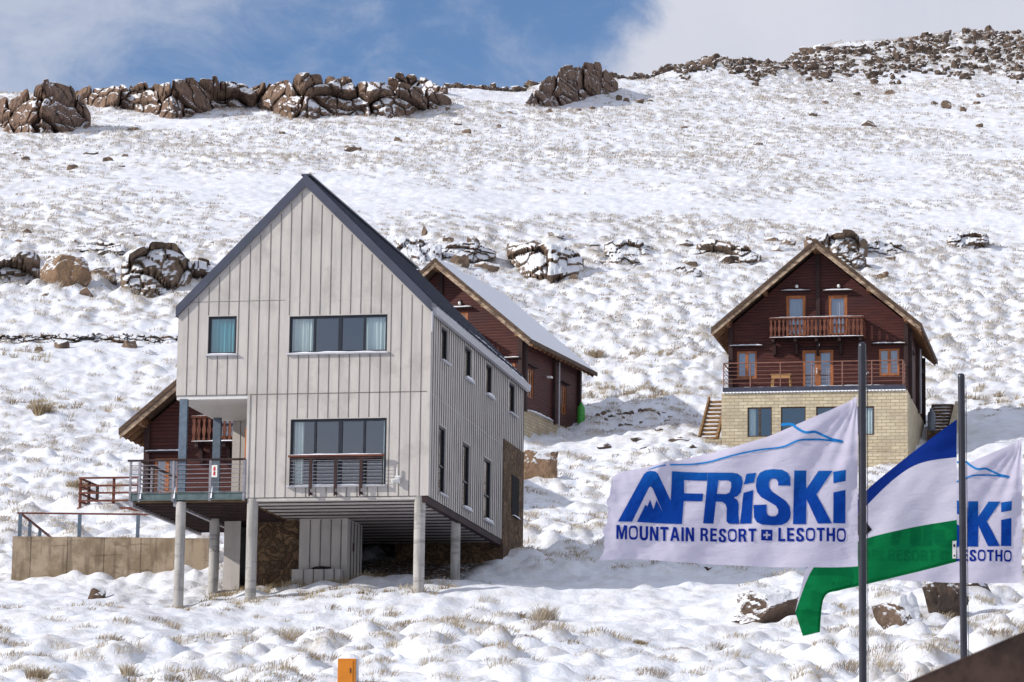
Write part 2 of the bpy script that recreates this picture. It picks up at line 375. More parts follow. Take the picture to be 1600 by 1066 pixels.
def snow_strip(parent, p, q, w, h, name='snow_cap'):
    """a lumpy strip of snow lying on a ledge from p to q"""
    p, q = Vector(p), Vector(q); n = max(6, int((q - p).length / .09)); d = (q - p).normalized(); s = d.cross(Vector((0, 0, 1))).normalized()
    m = MB(); rows = []
    for i in range(n + 1):
        c = p + (q - p) * (i / n); e = min(1, 4 * min(i, n - i) / n + .3); hh = h * e * (.7 + .5 * noise.noise(c * 3.1 + Vector((9, 2, 1)))); ww = w * (.9 + .25 * noise.noise(c * 2.3))
        rows.append([c - s * ww / 2, c - s * ww * .42 + Vector((0, 0, hh * .8)), c + Vector((0, 0, hh)), c + s * ww * .42 + Vector((0, 0, hh * .8)), c + s * ww / 2])
    for i in range(n):
        for j in range(4): m.poly([rows[i][j], rows[i][j + 1], rows[i + 1][j + 1], rows[i + 1][j]])
    m.poly(rows[0]); m.poly(rows[-1][::-1])
    return m.build(name, 'snow_layer', parent, True)
# ------------------------------------------------------------------ terrain
ANCH = {  # picture column: (picture row, distance) pairs the hillside runs through
 -300: [(1066,84),(985,97),(920,111),(835,130),(700,158),(620,172),(540,187),(440,209),(380,223),(300,262),(200,330),(146,366)],
 60: [(1066,84),(985,97),(920,111),(835,130),(700,158),(620,172),(540,187),(440,209),(380,223),(300,262),(200,330),(146,366)],
 400: [(1066,84),(940,104),(905,112),(845,127),(700,160),(560,186),(440,212),(375,228),(300,266),(190,340),(148,374)],
 650: [(1066,84),(922,103.5),(895,110),(868,118),(690,172),(560,196),(440,222),(375,240),(300,272),(190,345),(133,388)],
 850: [(1066,84),(920,104),(872,118),(800,135),(748,152),(694,181),(600,198),(440,230),(375,246),(300,280),(165,375),(116,412)],
 1050: [(1066,83),(940,100),(880,114),(800,135),(700,166),(660,182),(560,202),(430,234),(370,250),(300,284),(150,400),(91,442)],
 1270: [(1066,82),(930,102),(866,120),(766,168),(664,186),(560,204),(430,236),(370,252),(300,288),(130,430),(61,482)],
 1450: [(1066,82),(930,102),(866,120),(764,162),(696,176),(640,187),(560,206),(430,240),(370,256),(300,292),(125,440),(44,504)],
 1620: [(1066,82),(950,100),(850,122),(740,156),(690,172),(640,186),(560,206),(430,242),(370,258),(300,296),(120,450),(44,514)],
 1950: [(1066,82),(950,100),(850,122),(740,156),(690,172),(640,186),(560,206),(430,242),(370,258),(300,296),(120,450),(48,520)],
}
YG = np.arange(-60, 901, 1.0)
cols_t, cols_z = [], []
for px, lst in ANCH.items():
    ys = [-60, 0, 20, 41, 60]; zs = [-2.6, -1.75, -0.9, 0.7, 2.7]
    for row, Y in lst: p = at(px, row, Y); ys.append(Y); zs.append(p[2])
    Yc, zc = ys[-1], zs[-1]
    ys += [Yc + 8, Yc + 40, Yc + 150, 900]; zs += [zc - .3, zc - 6, zc - 14, zc - 60]
    z = np.interp(YG, ys, zs)
    k = np.hanning(13); k /= k.sum(); zp = np.pad(z, 6, mode='edge'); z = np.convolve(zp, k, 'valid')
    cols_t.append((px - 800) / F_PX * 1.02); cols_z.append(z)
TG = np.linspace(-.24, .24, 97)
cols_z = np.array(cols_z); tab = np.empty((97, len(YG)))
for j in range(len(YG)): tab[:, j] = np.interp(TG, cols_t, cols_z[:, j])
k = np.hanning(9); k /= k.sum()
tab = np.apply_along_axis(lambda c: np.convolve(np.pad(c, 4, mode='edge'), k, 'valid'), 0, tab)
def H0(X, Y):
    X = np.asarray(X, float); Y = np.asarray(Y, float)
    t = X / np.maximum(Y, 45.0)
    a = np.clip((t - TG[0]) / (TG[1] - TG[0]), 0, 95.999); b = np.clip(Y - YG[0], 0, len(YG) - 1.001)
    i = a.astype(int); j = b.astype(int); fa = a - i; fb = b - j
    return (tab[i, j] * (1 - fa) + tab[i + 1, j] * fa) * (1 - fb) + (tab[i, j + 1] * (1 - fa) + tab[i + 1, j + 1] * fa) * fb
def hsh(i, j, s):
    n = (i.astype(np.int64) * 374761393 + j.astype(np.int64) * 668265263 + s * 974634777) & 0x7fffffff
    n = ((n ^ (n >> 13)) * 1274126177) & 0x7fffffff
    n = ((n ^ (n >> 15)) * 668265263) & 0x7fffffff
    return ((n ^ (n >> 16)) & 0xffffff) / float(0x1000000)
def vnoise(X, Y, s):
    i = np.floor(X).astype(np.int64); j = np.floor(Y).astype(np.int64); u = X - i; v = Y - j
    u = u * u * (3 - 2 * u); v = v * v * (3 - 2 * v)
    return (hsh(i, j, s) * (1 - u) + hsh(i + 1, j, s) * u) * (1 - v) + (hsh(i, j + 1, s) * (1 - u) + hsh(i + 1, j + 1, s) * u) * v - .5
def ss(x, a, b):
    t = np.clip((x - a) / (b - a), 0, 1); return t * t * (3 - 2 * t)
CELL = 1.25
def cover(X, Y):
    """how thickly the tussocks stand, 0..1"""
    c = .62 + 1.1 * vnoise(X / 17 + 3, Y / 21, 5) + .9 * vnoise(X / 6, Y / 9, 6)
    px = X / Y * F_PX / 1.02 + 800
    drift = np.exp(-((px - 985) / 105) ** 2 - ((Y - 101) / 9) ** 2) + np.exp(-((px - 960) / 90) ** 2 - ((Y - 171) / 8) ** 2) \
          + np.exp(-((px - 1540) / 110) ** 2 - ((Y - 171) / 10) ** 2) + .7 * np.exp(-((px - 90) / 110) ** 2 - ((Y - 109) / 3) ** 2)
    band = .55 * np.exp(-((Y - 268 - 6 * np.sin(px / 130)) / 10) ** 2)
    return np.clip(c - 1.3 * drift - band, .05, 1)
def tussock(i, j, cell=CELL, s=0):
    cx = (i + .5 + .85 * (hsh(i, j, 1 + s) - .5)) * cell; cy = (j + .5 + .85 * (hsh(i, j, 2 + s) - .5)) * cell
    cv = cover(cx, np.maximum(cy, 1)); amp = hsh(i, j, 3 + s)
    amp = np.where(amp < .35 * (1 - cv), .15, amp)
    return cx, cy, amp * cv, hsh(i, j, 4 + s)
def mound_layer(X, Y, cell, s, r0, r1):
    bi = np.floor(X / cell).astype(np.int64); bj = np.floor(Y / cell).astype(np.int64)
    h = np.zeros_like(X); tf = np.zeros_like(X)
    for di in (-1, 0, 1):
        for dj in (-1, 0, 1):
            cx, cy, a, q = tussock(bi + di, bj + dj, cell, s)
            r = (r0 + r1 * q) * cell; ex = 1 + .6 * (hsh(bi + di, bj + dj, 9 + s) - .4); an = (hsh(bi + di, bj + dj, 10 + s) - .5) * 1.6
            dx = X - cx; dy = Y - cy; ux = dx * np.cos(an) + dy * np.sin(an); uy = dy * np.cos(an) - dx * np.sin(an)
            ux = np.where(ux > 0, ux * 1.25, ux * .9)
            d2 = (ux / (r * ex)) ** 2 + (uy / r) ** 2
            g = np.maximum(1 - d2 * .36, 0) ** 2
            h = np.maximum(h, g * a * cell); 
            tf = np.maximum(tf, np.exp(-((X - cx - .12) ** 2 + (Y - cy + .05) ** 2) / (r * .7) ** 2) * np.where(q > .30, .35 + a, .0))
    return h, tf
def bumps(X, Y):
    h1, tf = mound_layer(X, Y, CELL, 0, .34, .26); h2, t2 = mound_layer(X + 3.3, Y + 1.7, .68, 40, .34, .24); h3, t3 = mound_layer(X + 9.3, Y + 5.7, 2.6, 80, .34, .2)
    return h1 * .44 + h2 * .36 + h3 * .13, np.maximum(tf, t2 * .7)
def under(X, Y):
    """bare earth where the raised floors keep the snow off"""
    lx = (X + 10.03) * .98068 - (Y - 104.08) * .19561; ly = (X + 10.03) * .19561 + (Y - 104.08) * .98068
    wob = .5 * vnoise(X / .9, Y / .9, 25)
    return ss(lx + wob, 2.4, 3.6) * ss(7.6 + wob - lx, 0, .8) * ss(ly + wob * 2, 3.4, 5.0) * ss(11.4 - ly, 0, .3)
def Hfull(X, Y, fine=True):
    X = np.asarray(X, float); Y = np.asarray(Y, float)
    z = H0(X, Y) + .9 * vnoise(X / 14, Y / 14, 31) * ss(Y, 55, 90) * .5 + .45 * vnoise(X / 5.2, Y / 5.2, 32)
    b, tf = bumps(X, Y); e = under(X, Y); b = b * (1 - .6 * e)
    far = 1 - .30 * ss(Y, 190, 300)
    z = z + b * far * (1 + .45 * ss(Y, 150, 115)) + .10 * vnoise(X / 1.1, Y / 1.1, 33) + .13 * vnoise(X / .5, Y / .42, 36) + .06 * vnoise(X / .26, Y / .3, 34)
    return z, tf, e
def ground_z(x, y): return float(Hfull(np.array([x]), np.array([y]))[0][0])
def hit(px, py):
    """where the sight line through a picture point meets the hillside"""
    d = ray(px, py); Y = np.arange(70, 640, .25); X = d[0] / d[1] * Y; Z = d[2] / d[1] * Y
    k = np.argmax(Z < H0(X, Y) + .12); 
    if k == 0: k = int(np.argmin(Z - H0(X, Y)))
    return X[k], Y[k]

def np_mesh(name, V, Fs, mat, attrs=None, smooth=True):
    me = bpy.data.meshes.new(name); n, kf = Fs.shape
    me.vertices.add(len(V)); me.vertices.foreach_set('co', np.ascontiguousarray(V, dtype=np.float32).ravel())
    me.loops.add(n * kf); me.loops.foreach_set('vertex_index', np.ascontiguousarray(Fs, dtype=np.int32).ravel())
    me.polygons.add(n); me.polygons.foreach_set('loop_start', np.arange(0, n * kf, kf, dtype=np.int32))
    me.polygons.foreach_set('use_smooth', np.full(n, smooth, dtype=bool))
    me.update(calc_edges=True)
    for nm, arr in (attrs or {}).items():
        if arr.ndim == 1: a = me.attributes.new(nm, 'FLOAT', 'POINT'); a.data.foreach_set('value', arr.astype(np.float32))
        else: a = me.attributes.new(nm, 'FLOAT_COLOR', 'POINT'); a.data.foreach_set('color', arr.astype(np.float32).ravel())
    me.materials.append(M[mat]); o = bpy.data.objects.new(name, me); COL.objects.link(o); return o

wc = np.linspace(-.172, .172, 640); wo = .172 * (1.5 / .172) ** np.linspace(0, 1, 60)[1:]
W_ = np.concatenate([-wo[::-1], wc, wo])
rows = list(np.linspace(-60, 68, 40)); y = 68.0
while y < 470: y += .0021 * y; rows.append(y)
while y < 900: y += 6; rows.append(y)
rows = np.array(rows)
YY, WW = np.meshgrid(rows, W_, indexing='ij'); XX = WW * (25 + np.maximum(YY, 0))
ZZ, TF, EE = Hfull(XX.ravel(), YY.ravel())
near = 1 - ss(YY.ravel(), 60, 75)
ZZ = ZZ - near * .3
nr, nc = YY.shape
idx = np.arange(nr * nc).reshape(nr, nc)
Q = np.stack([idx[:-1, :-1], idx[:-1, 1:], idx[1:, 1:], idx[1:, :-1]], -1).reshape(-1, 4)
ground = np_mesh('snowy_hillside', np.stack([XX.ravel(), YY.ravel(), ZZ], -1), Q, 'snow_ground', {'tuft': TF, 'earth': EE})
tag(ground, kind='structure')

# ------------------------------------------------------------------ dry grass (nobody could count it)
PAL = np.array([[.40, .31, .18], [.33, .245, .135], [.47, .38, .25], [.24, .17, .095], [.50, .44, .34]])
def blades(px, py, pz, rad, ln, wd, count, pale, lean=(.35, .0), n_seg=2):
    """count blades per tuft; arrays describe the tufts"""
    T = len(px); N = T * count
    rep = lambda a: np.repeat(a, count)
    th = rng.uniform(0, 2 * np.pi, N); rr = np.sqrt(rng.uniform(0, 1, N)) * rep(rad)
    bx = rep(px) + rr * np.cos(th); by = rep(py) + rr * np.sin(th) * .8; bz = rep(pz) - .05 - .35 * rr ** 2 / np.maximum(rep(rad), .05)
    L = rep(ln) * rng.uniform(.45, 1.15, N)
    out = .55 * rr / np.maximum(rep(rad), .05)
    dx = np.cos(th) * out + lean[0] * rng.uniform(.2, 1.3, N) + rng.normal(0, .22, N); dy = np.sin(th) * out + lean[1] + rng.normal(0, .22, N)
    sag = rng.uniform(.0, .35, N)
    mx, my, mz = bx + dx * L * .45, by + dy * L * .45, bz + L * .55
    ex, ey, ez = bx + dx * L * 1.05, by + dy * L * 1.05, bz + L * (.92 - sag)
    a = rng.uniform(-.9, .9, N); wx, wy = np.cos(a) * rep(wd) / 2, np.sin(a) * rep(wd) / 2
    V = np.stack([np.stack([bx - wx, by - wy, bz], -1), np.stack([bx + wx, by + wy, bz], -1), np.stack([mx + wx * .8, my + wy * .8, mz], -1), np.stack([mx - wx * .8, my - wy * .8, mz], -1), np.stack([ex, ey, ez], -1)], 1)
    c = PAL[rng.integers(0, 5, T)]; c = np.repeat(c, count, 0) * rng.uniform(.7, 1.25, (N, 1))
    p = np.clip(rep(pale) + rng.normal(0, .12, N), 0, 1)[:, None]; c = c * (1 - p) + np.array([.64, .60, .58]) * p
    C = np.repeat(np.concatenate([c, np.ones((N, 1))], 1)[:, None, :], 5, 1)
    b = np.arange(N)[:, None] * 5
    F = np.concatenate([b + np.array([[0, 1, 2]]), b + np.array([[0, 2, 3]]), b + np.array([[3, 2, 4]])], 0)
    return V.reshape(-1, 3), F, C.reshape(-1, 4)
def grass_zone(y0, y1, prob, count, rad, ln, wd, pale, keep=None):
    js = np.arange(int(y0 / CELL), int(y1 / CELL)); out = []
    for j in js:
        Yc = (j + .5) * CELL; half = .165 * Yc + 2
        i = np.arange(int(-half / CELL) - 1, int(half / CELL) + 2); jj = np.full_like(i, j)
        cx, cy, a, q = tussock(i, jj)
        cv = cover(cx, cy)
        sel = (a > .06) & (hsh(i, jj, 12) < prob * (.25 + .95 * cv))
        if keep is not None: sel &= keep(cx, cy)
        if sel.any(): out.append(np.stack([cx[sel], cy[sel], a[sel], q[sel], hsh(i, jj, 13)[sel]], -1))
    T = np.concatenate(out); z = Hfull(T[:, 0] + .08, T[:, 1])[0]
    s = .55 + .7 * T[:, 4]
    return blades(T[:, 0] + .08, T[:, 1], z, rad * (.6 + .8 * T[:, 3]), ln * s, np.full(len(T), wd), count, np.clip(pale + .25 * (T[:, 4] - .5), 0, 1))
parts = []
def inside_g(x, y):   # nothing grows under the floors of the houses
    r = np.ones_like(x, bool)
    for fr, x0, x1, y0, y1 in FOOT:
        lx = (x - fr.o[0]) * fr.u[0] + (y - fr.o[1]) * fr.u[1]; ly = (x - fr.o[0]) * fr.v[0] + (y - fr.o[1]) * fr.v[1]
        r &= ~((lx > x0) & (lx < x1) & (ly > y0) & (ly < y1))
    return r
G = Frame((-10.03, 104.08, 13.1), 11.28)
A_D = 172.0
CA = Frame((0, 0, 0), 11.0); CA.o = at(1130, 608, A_D) - CA.w(-4.5, -2, 0)
CB = Frame((0, 0, 0), 19.5); CB.o = at(680, 405, 177.0) - CB.w(0, -1, 7.6)
CC = Frame((0, 0, 0), 11.0); CC.o = at(188, 672, 135.0) - CC.w(-5.2, -1, 3.2)
FOOT = [(G, -.1, 7.8, 2.2, 14.7), (CA, -4.7, 4.6, -2.1, 9), (CB, -4.7, 4.6, -2.1, 9), (CC, -6.5, 4.6, -2.3, 9)]
for zone in ((74, 100, 1.2, 110, .46, .26, .014, .16), (100, 130, 1.1, 80, .46, .25, .017, .18), (130, 200, 1.0, 44, .50, .26, .028, .36), (200, 300, .95, 30, .58, .27, .05, .50), (300, 520, .95, 18, .66, .30, .075, .52)):
    parts.append(grass_zone(*zone, keep=inside_g))
# thicker fringes: under the grey house, along the walls, the grassy terraces behind
def fringe(pts, n, spread, ln, count=40, wd=.016, pale=.05):
    P = []
    for (x0, y0), (x1, y1) in zip(pts[:-1], pts[1:]):
        for _ in range(n): 
            t = rng.uniform(); P.append((x0 + (x1 - x0) * t + rng.normal(0, spread), y0 + (y1 - y0) * t + rng.normal(0, spread)))
    P = np.array(P); z = Hfull(P[:, 0], P[:, 1])[0]
    parts.append(blades(P[:, 0], P[:, 1], z, rng.uniform(.12, .3, len(P)), rng.uniform(.6, 1.1, len(P)) * ln, np.full(len(P), wd), count, np.full(len(P), pale)))
gl = lambda x, y: tuple(G.w(x, y, 0)[:2])
fringe([gl(.6, 3.4), gl(1.6, 2.6), gl(3.0, 3.4), gl(4.6, 3.6), gl(5.2, 5)], 16, .3, .34)
fringe([gl(-.6, .0), gl(2.6, -.2), gl(4.8, .6), gl(7.2, .2), gl(7.9, 2.5)], 12, .4, .30)
fringe([gl(2.0, -2.2), gl(8.5, -2.6)], 16, 1.1, .30)
fringe([gl(-6, -1.5), gl(-1.0, -.8)], 18, .8, .26)
for px0, px1, row, n in ((905, 1060, 612, 60), (1000, 1110, 560, 26), (0, 60, 560, 16), (1480, 1590, 628, 24), (20, 130, 640, 26), (830, 930, 560, 18)):
    a, b = hit(px0, row), hit(px1, row); fringe([a, b], n, 1.2, .5, 26, .03, .15)
off = 0; Vs, Fs, Cs = [], [], []
for V, Fc, C in parts: Vs.append(V); Fs.append(Fc + off); Cs.append(C); off += len(V)
grass = np_mesh('dry_grass', np.concatenate(Vs), np.concatenate(Fs), 'dry_grass', {'tint': np.concatenate(Cs)}, False)
tag(grass, kind='stuff')
def grass_tussock(px, py, wpx, hpx, label, pale=.05, count=420):
    x, y = hit(px, py); s = y / F_PX; w = wpx * s; h = hpx * s; z = ground_z(x, y)
    w *= .62; h *= .7; P = rng.normal(0, .5, (9, 2)) * w * .35
    V, Fc, C = blades(P[:, 0], P[:, 1], np.zeros(9), np.full(9, w * .28), np.full(9, h * 1.1), np.full(9, .018 * y / 100), count // 9, np.full(9, pale), (.12, 0))
    o = np_mesh('grass_tussock', V, Fc, 'dry_grass', {'tint': C}, False); o.location = (x, y, z - .05)
    tag(o, label, 'tussock', 'large grass tussocks standing out of the snow')
grass_tussock(66, 655, 34, 34, 'round brown tussock like a ball on the slope left of the dark chalet')
grass_tussock(1000, 1000, 34, 22, 'small snow-tipped tussock alone on smooth snow below the front flag')
grass_tussock(1068, 1008, 26, 18, 'little pale tussock alone on smooth snow right of the snow-tipped one', .2)
grass_tussock(56, 1064, 60, 34, 'bright straw-coloured tussock in the bottom left corner')
grass_tussock(200, 1050, 26, 44, 'thin upright straw tuft in the left foreground snow', .1, 160)
grass_tussock(850, 946, 60, 46, 'wide frosted tussock mound right of the grey house', .35)
grass_tussock(120, 768, 46, 30, 'yellowish tussock left of the red wooden deck', .1)
grass_tussock(930, 560, 40, 22, 'yellow tussock just beyond the eave of the middle chalet', .15)
grass_tussock(985, 790, 34, 24, 'pale tussock between the grey house and the front flag', .3)

# ------------------------------------------------------------------ rocks
ICO = {}
def ico(sub):
    if sub not in ICO:
        bm = bmesh.new(); bmesh.ops.create_icosphere(bm, subdivisions=sub, radius=1)
        ICO[sub] = (np.array([v.co[:] for v in bm.verts]), np.array([[v.index for v in f.verts] for f in bm.faces])); bm.free()
    return ICO[sub]
def rock_shape(seed, w, d, h, sub=3, cuts=16, rough=.09, boxy=.75):
    """an angular boulder w x d x h, cut by planes and roughened; centred"""
    V, Fc = ico(sub); r = np.random.default_rng(seed); V = V.copy()
    P = r.normal(0, 1, (cuts, 3)); P /= np.linalg.norm(P, axis=1)[:, None]; P = np.concatenate([P, np.array([[0, -1, .25], [1, .1, 0], [-1, .1, 0], [0, 0, 1], [.5, -.8, .5], [-.6, -.7, .4]]) + r.normal(0, .16, (6, 3))])
    P /= np.linalg.norm(P, axis=1)[:, None]
    for n in P:
        dist = r.uniform(.46, .80); q = np.maximum(V @ n - dist, 0); V -= q[:, None] * n
    o = r.uniform(-50, 50, 3); s = 1.7
    dn = np.array([noise.fractal(Vector(v * s + o), .75, 2.1, 6) for v in V])
    ridge = np.array([1 - abs(noise.noise(Vector(v * np.array([2.6, 2.6, 1.7]) + o))) * 3 for v in V])
    V *= (1 + rough * dn - rough * .7 * np.maximum(ridge, 0) ** 3)[:, None]
    V /= np.abs(V).max(0); V *= np.array([w, d, h]) / 2
    return V, Fc
rock_n = 0
def rock(px, py, wpx, hpx, label=None, mat='brown_rock', group=None, tilt=0, depth=.8, sub=3, name='boulder', lift=0, cat='rock'):
    """boulder whose foot shows at picture point px, py"""
    global rock_n; rock_n += 1
    x, y = hit(px, py); s = y / F_PX; w, h = wpx * s, hpx * s; d = max(w, h) * depth
    V, Fc = rock_shape(1000 + rock_n, w, d, h * 1.6, sub)
    ca, sa = math.cos(tilt), math.sin(tilt); V = np.stack([V[:, 0] * ca - V[:, 2] * sa, V[:, 1], V[:, 0] * sa + V[:, 2] * ca], -1)
    o = np_mesh(name, V, Fc, mat, None, False); o.location = (x, y + d * .32, max(float(H0(x, y)), ground_z(x, y) - min(.22, .2 * h)) + h * .24 + lift)
    return tag(o, label, cat, group)
def worley(U, V, s):
    bi = np.floor(U).astype(np.int64); bj = np.floor(V).astype(np.int64)
    f1 = np.full(U.shape, 9.0); f2 = np.full(U.shape, 9.0); ii = np.zeros(U.shape, np.int64); jj = ii.copy(); du = np.zeros(U.shape); dv = du.copy()
    for a in (-1, 0, 1):
        for b in (-1, 0, 1):
            i, j = bi + a, bj + b; cu = i + .5 + .8 * (hsh(i, j, s) - .5); cv = j + .5 + .8 * (hsh(i, j, s + 1) - .5)
            d = np.maximum(np.abs(U - cu), np.abs(V - cv)) * .6 + np.hypot(U - cu, V - cv) * .4
            n = d < f1; f2 = np.where(n, f1, np.minimum(f2, d)); f1 = np.where(n, d, f1); ii = np.where(n, i, ii); jj = np.where(n, j, jj); du = np.where(n, U - cu, du); dv = np.where(n, V - cv, dv)
    return f2 - f1, ii, jj, du, dv
def outcrop(name, label, top, base, mat='cliff_rock', bw=2.6, bh=2.8, deep=1.5, seed=5, cat='cliff', lean=.35, crack=1.0):
    """a jointed crag: a thick sheet of blocks between two picture lines, standing out of the hillside"""
    x0, x1 = top[0][0], top[-1][0]; nu = int((x1 - x0) * 1.5) + 4; px = np.linspace(x0, x1, nu)
    tr = np.interp(px, [p[0] for p in top], [p[1] for p in top]); br = np.interp(px, [p[0] for p in base], [p[1] for p in base])
    ks = np.linspace(x0, x1, max(4, int((x1 - x0) / 14))); yk = np.array([hit(k, np.interp(k, px, br))[1] for k in ks])
    yk = np.convolve(np.pad(yk, 2, mode='edge'), [.1, .2, .4, .2, .1], 'valid'); Yb = np.interp(px, ks, yk) - .9
    Hh = np.maximum((br - tr) * Yb / F_PX, .3); zb_ = np.array([at(a, b, c)[2] for a, b, c in zip(px, br, Yb)]) + .12
    e = (2 * np.linspace(0, 1, nu) - 1); env = np.sqrt(np.maximum(1 - np.abs(e) ** 9, 0))
    nv = int(np.clip(Hh.max() / .14, 14, 60)); vs_ = np.concatenate([np.linspace(-.35, 1, nv)]); nb = 9
    X0 = np.array([at(a, b, c)[0] for a, b, c in zip(px, br, Yb)])
    PX, VS = np.meshgrid(np.arange(nu), vs_, indexing='ij'); xs = X0[PX]; zs = zb_[PX] + VS * Hh[PX]
    wob = vnoise(xs / 1.7, zs / 1.7, seed + 60) * .9; wob2 = vnoise(xs / 1.7 + 7, zs / 1.7, seed + 61) * .9
    ed, ii, jj, du, dv = worley(xs / bw + seed * 3.1 + wob * .5, zs / bh + seed + wob2 * .4, seed); ed2, i2, j2, du2, dv2 = worley(xs / (bw * .38) + seed + wob * .6, zs / (bh * .45) + seed + wob2 * .6, seed + 20)
    disp = (hsh(ii, jj, seed + 3) - .45) * deep * 1.3 - .9 * crack * deep * np.exp(-ed / .07) - (dv * (.25 + .5 * hsh(ii, jj, seed + 4)) + du * (hsh(ii, jj, seed + 5) - .5) * .9) * bw * .45
    disp += (.55 + .45 * crack) * ((hsh(i2, j2, seed + 6) - .5) * .5 - .35 * crack * np.exp(-ed2 / .10) - dv2 * .35) * bw * .38 + .35 * vnoise(xs / .6, zs / .6, seed + 8) * .8 + .12 * vnoise(xs / .2, zs / .2, seed + 9)
    Ys = Yb[PX] - (disp + deep * .2) * env[PX] + np.maximum(VS, 0) * Hh[PX] * lean + (1 - env[PX]) * min(2.2, .16 * abs(X0[-1] - X0[0]))
    zj = zs + np.clip(VS, 0, 1) ** 3 * ((hsh(ii, jj * 0 + 3, seed + 11) - .55) * .20 * Hh[PX] + (hsh(i2, j2 * 0, seed + 12) - .5) * .12 * Hh[PX]) - .2 * crack * np.exp(-ed / .06) * Hh[PX] * np.clip(VS, 0, 1) ** 3
    k = np.arange(1, nb + 1)[None, :]; step = np.array([.25, .6, 1.1, 1.8, 2.7, 3.8, 5, 6.5, 8.5])[None, :] * min(1, float(Hh.max()) / 4 + .25)
    Yt = Ys[:, -1:] + step; zt2 = zj[:, -1:] + .10 * np.sin(k) * .6 - .035 * step ** 2 + .25 * vnoise(xs[:, -1:] / .8 + k * 0, step / .9, seed + 13)
    Xa = np.concatenate([xs, np.repeat(xs[:, -1:], nb, 1)], 1); Ya = np.concatenate([Ys, Yt], 1); Za = np.concatenate([zj, zt2], 1)
    Xa = Xa * (Ya / np.repeat(Yb[:, None], Ya.shape[1], 1)); m_ = Xa.shape[1]
    P0 = np.array([Xa.mean(), Yb.mean(), zb_.mean()]); id_ = np.arange(nu * m_).reshape(nu, m_)
    Qd = np.stack([id_[:-1, :-1], id_[1:, :-1], id_[1:, 1:], id_[:-1, 1:]], -1).reshape(-1, 4)
    o = np_mesh(name, np.stack([Xa.ravel(), Ya.ravel(), Za.ravel()], -1) - P0, Qd, mat, None, False); o.location = P0
    return tag(o, label, cat)
outcrop('cliff', 'tall brown crag at the far left end of the skyline', [(-14,160),(20,148),(40,130),(75,123),(105,131),(122,150),(142,180)], [(-14,196),(20,206),(60,214),(100,204),(142,194)], seed=3, deep=1.8)
outcrop('cliff', 'low brown cliff band between the left crag and the big round bluff', [(106,150),(130,138),(160,131),(210,122),(250,130),(300,125),(345,126),(390,130),(430,140)], [(106,156),(135,162),(180,172),(240,176),(270,186),(345,168),(430,168)], seed=8, deep=2.2, bw=3.4, bh=3.2)
outcrop('cliff', 'broad brown bluff on the skyline above the grey gable', [(366,136),(405,122),(440,112),(500,109),(525,119),(560,121),(600,118),(640,131),(706,152)], [(366,162),(420,172),(460,183),(540,178),(600,184),(650,176),(708,166)], seed=12, deep=2.4, bw=3.6, bh=3.4)
outcrop('cliff', 'short dark ledge of rock behind the right end of the broad bluff', [(606,122),(640,116),(665,118),(700,136)], [(606,124),(640,138),(670,146),(702,146)], seed=14)
outcrop('rock_outcrop', 'isolated pale brown rock knob on the ridge where the cloud begins', [(818,162),(838,132),(856,112),(880,100),(912,92),(938,97),(966,126)], [(818,172),(850,168),(870,162),(920,154),(966,140)], seed=22, cat='outcrop')
outcrop('rock_outcrop', 'dark snow-streaked outcrop at the left edge of the middle slope', [(-30,404),(10,399),(40,396),(62,406)], [(-30,448),(0,446),(40,442),(62,438)], 'brown_rock', 2.2, 1.9, .9, 31, 'outcrop', .5, .6)
outcrop('rock_outcrop', 'big stacked brown outcrop behind the left roof slope of the grey house', [(188,408),(212,384),(235,371),(272,377),(300,402)], [(188,450),(230,455),(260,451),(300,442)], mat='brown_rock', seed=33, cat='outcrop', bw=3.0, bh=2.3, deep=1.1, lean=.6, crack=.55)
outcrop('rock_outcrop', 'dark shaded outcrop touching the left roof edge of the grey house', [(288,404),(310,400),(340,410),(365,420)], [(288,440),(320,442),(365,440)], 'dark_rock', 2.1, 1.9, .9, 35, 'outcrop', .5, .6)
outcrop('rock_outcrop', 'snowy stepped outcrop above the right roof slope of the grey house', [(580,372),(612,360),(650,366),(690,378)], [(580,390),(625,398),(660,408),(694,410)], 'snowy_rock', 2.0, 1.7, .9, 37, 'outcrop', 1.2, .5)
outcrop('rock_outcrop', 'large snow-topped outcrop right above the middle chalet roof', [(792,378),(830,371),(872,376),(912,398)], [(792,396),(826,430),(860,441),(912,426)], 'snowy_rock', 2.6, 2.1, 1.1, 41, 'outcrop', .9, .5)
outcrop('rock_outcrop', 'blocky brown outcrop peeping over the ridge of the right chalet', [(1256,374),(1285,361),(1330,362),(1356,376)], [(1256,396),(1300,402),(1356,399)], 'brown_rock', 2.3, 2.0, .8, 43, 'outcrop', .35, .5)
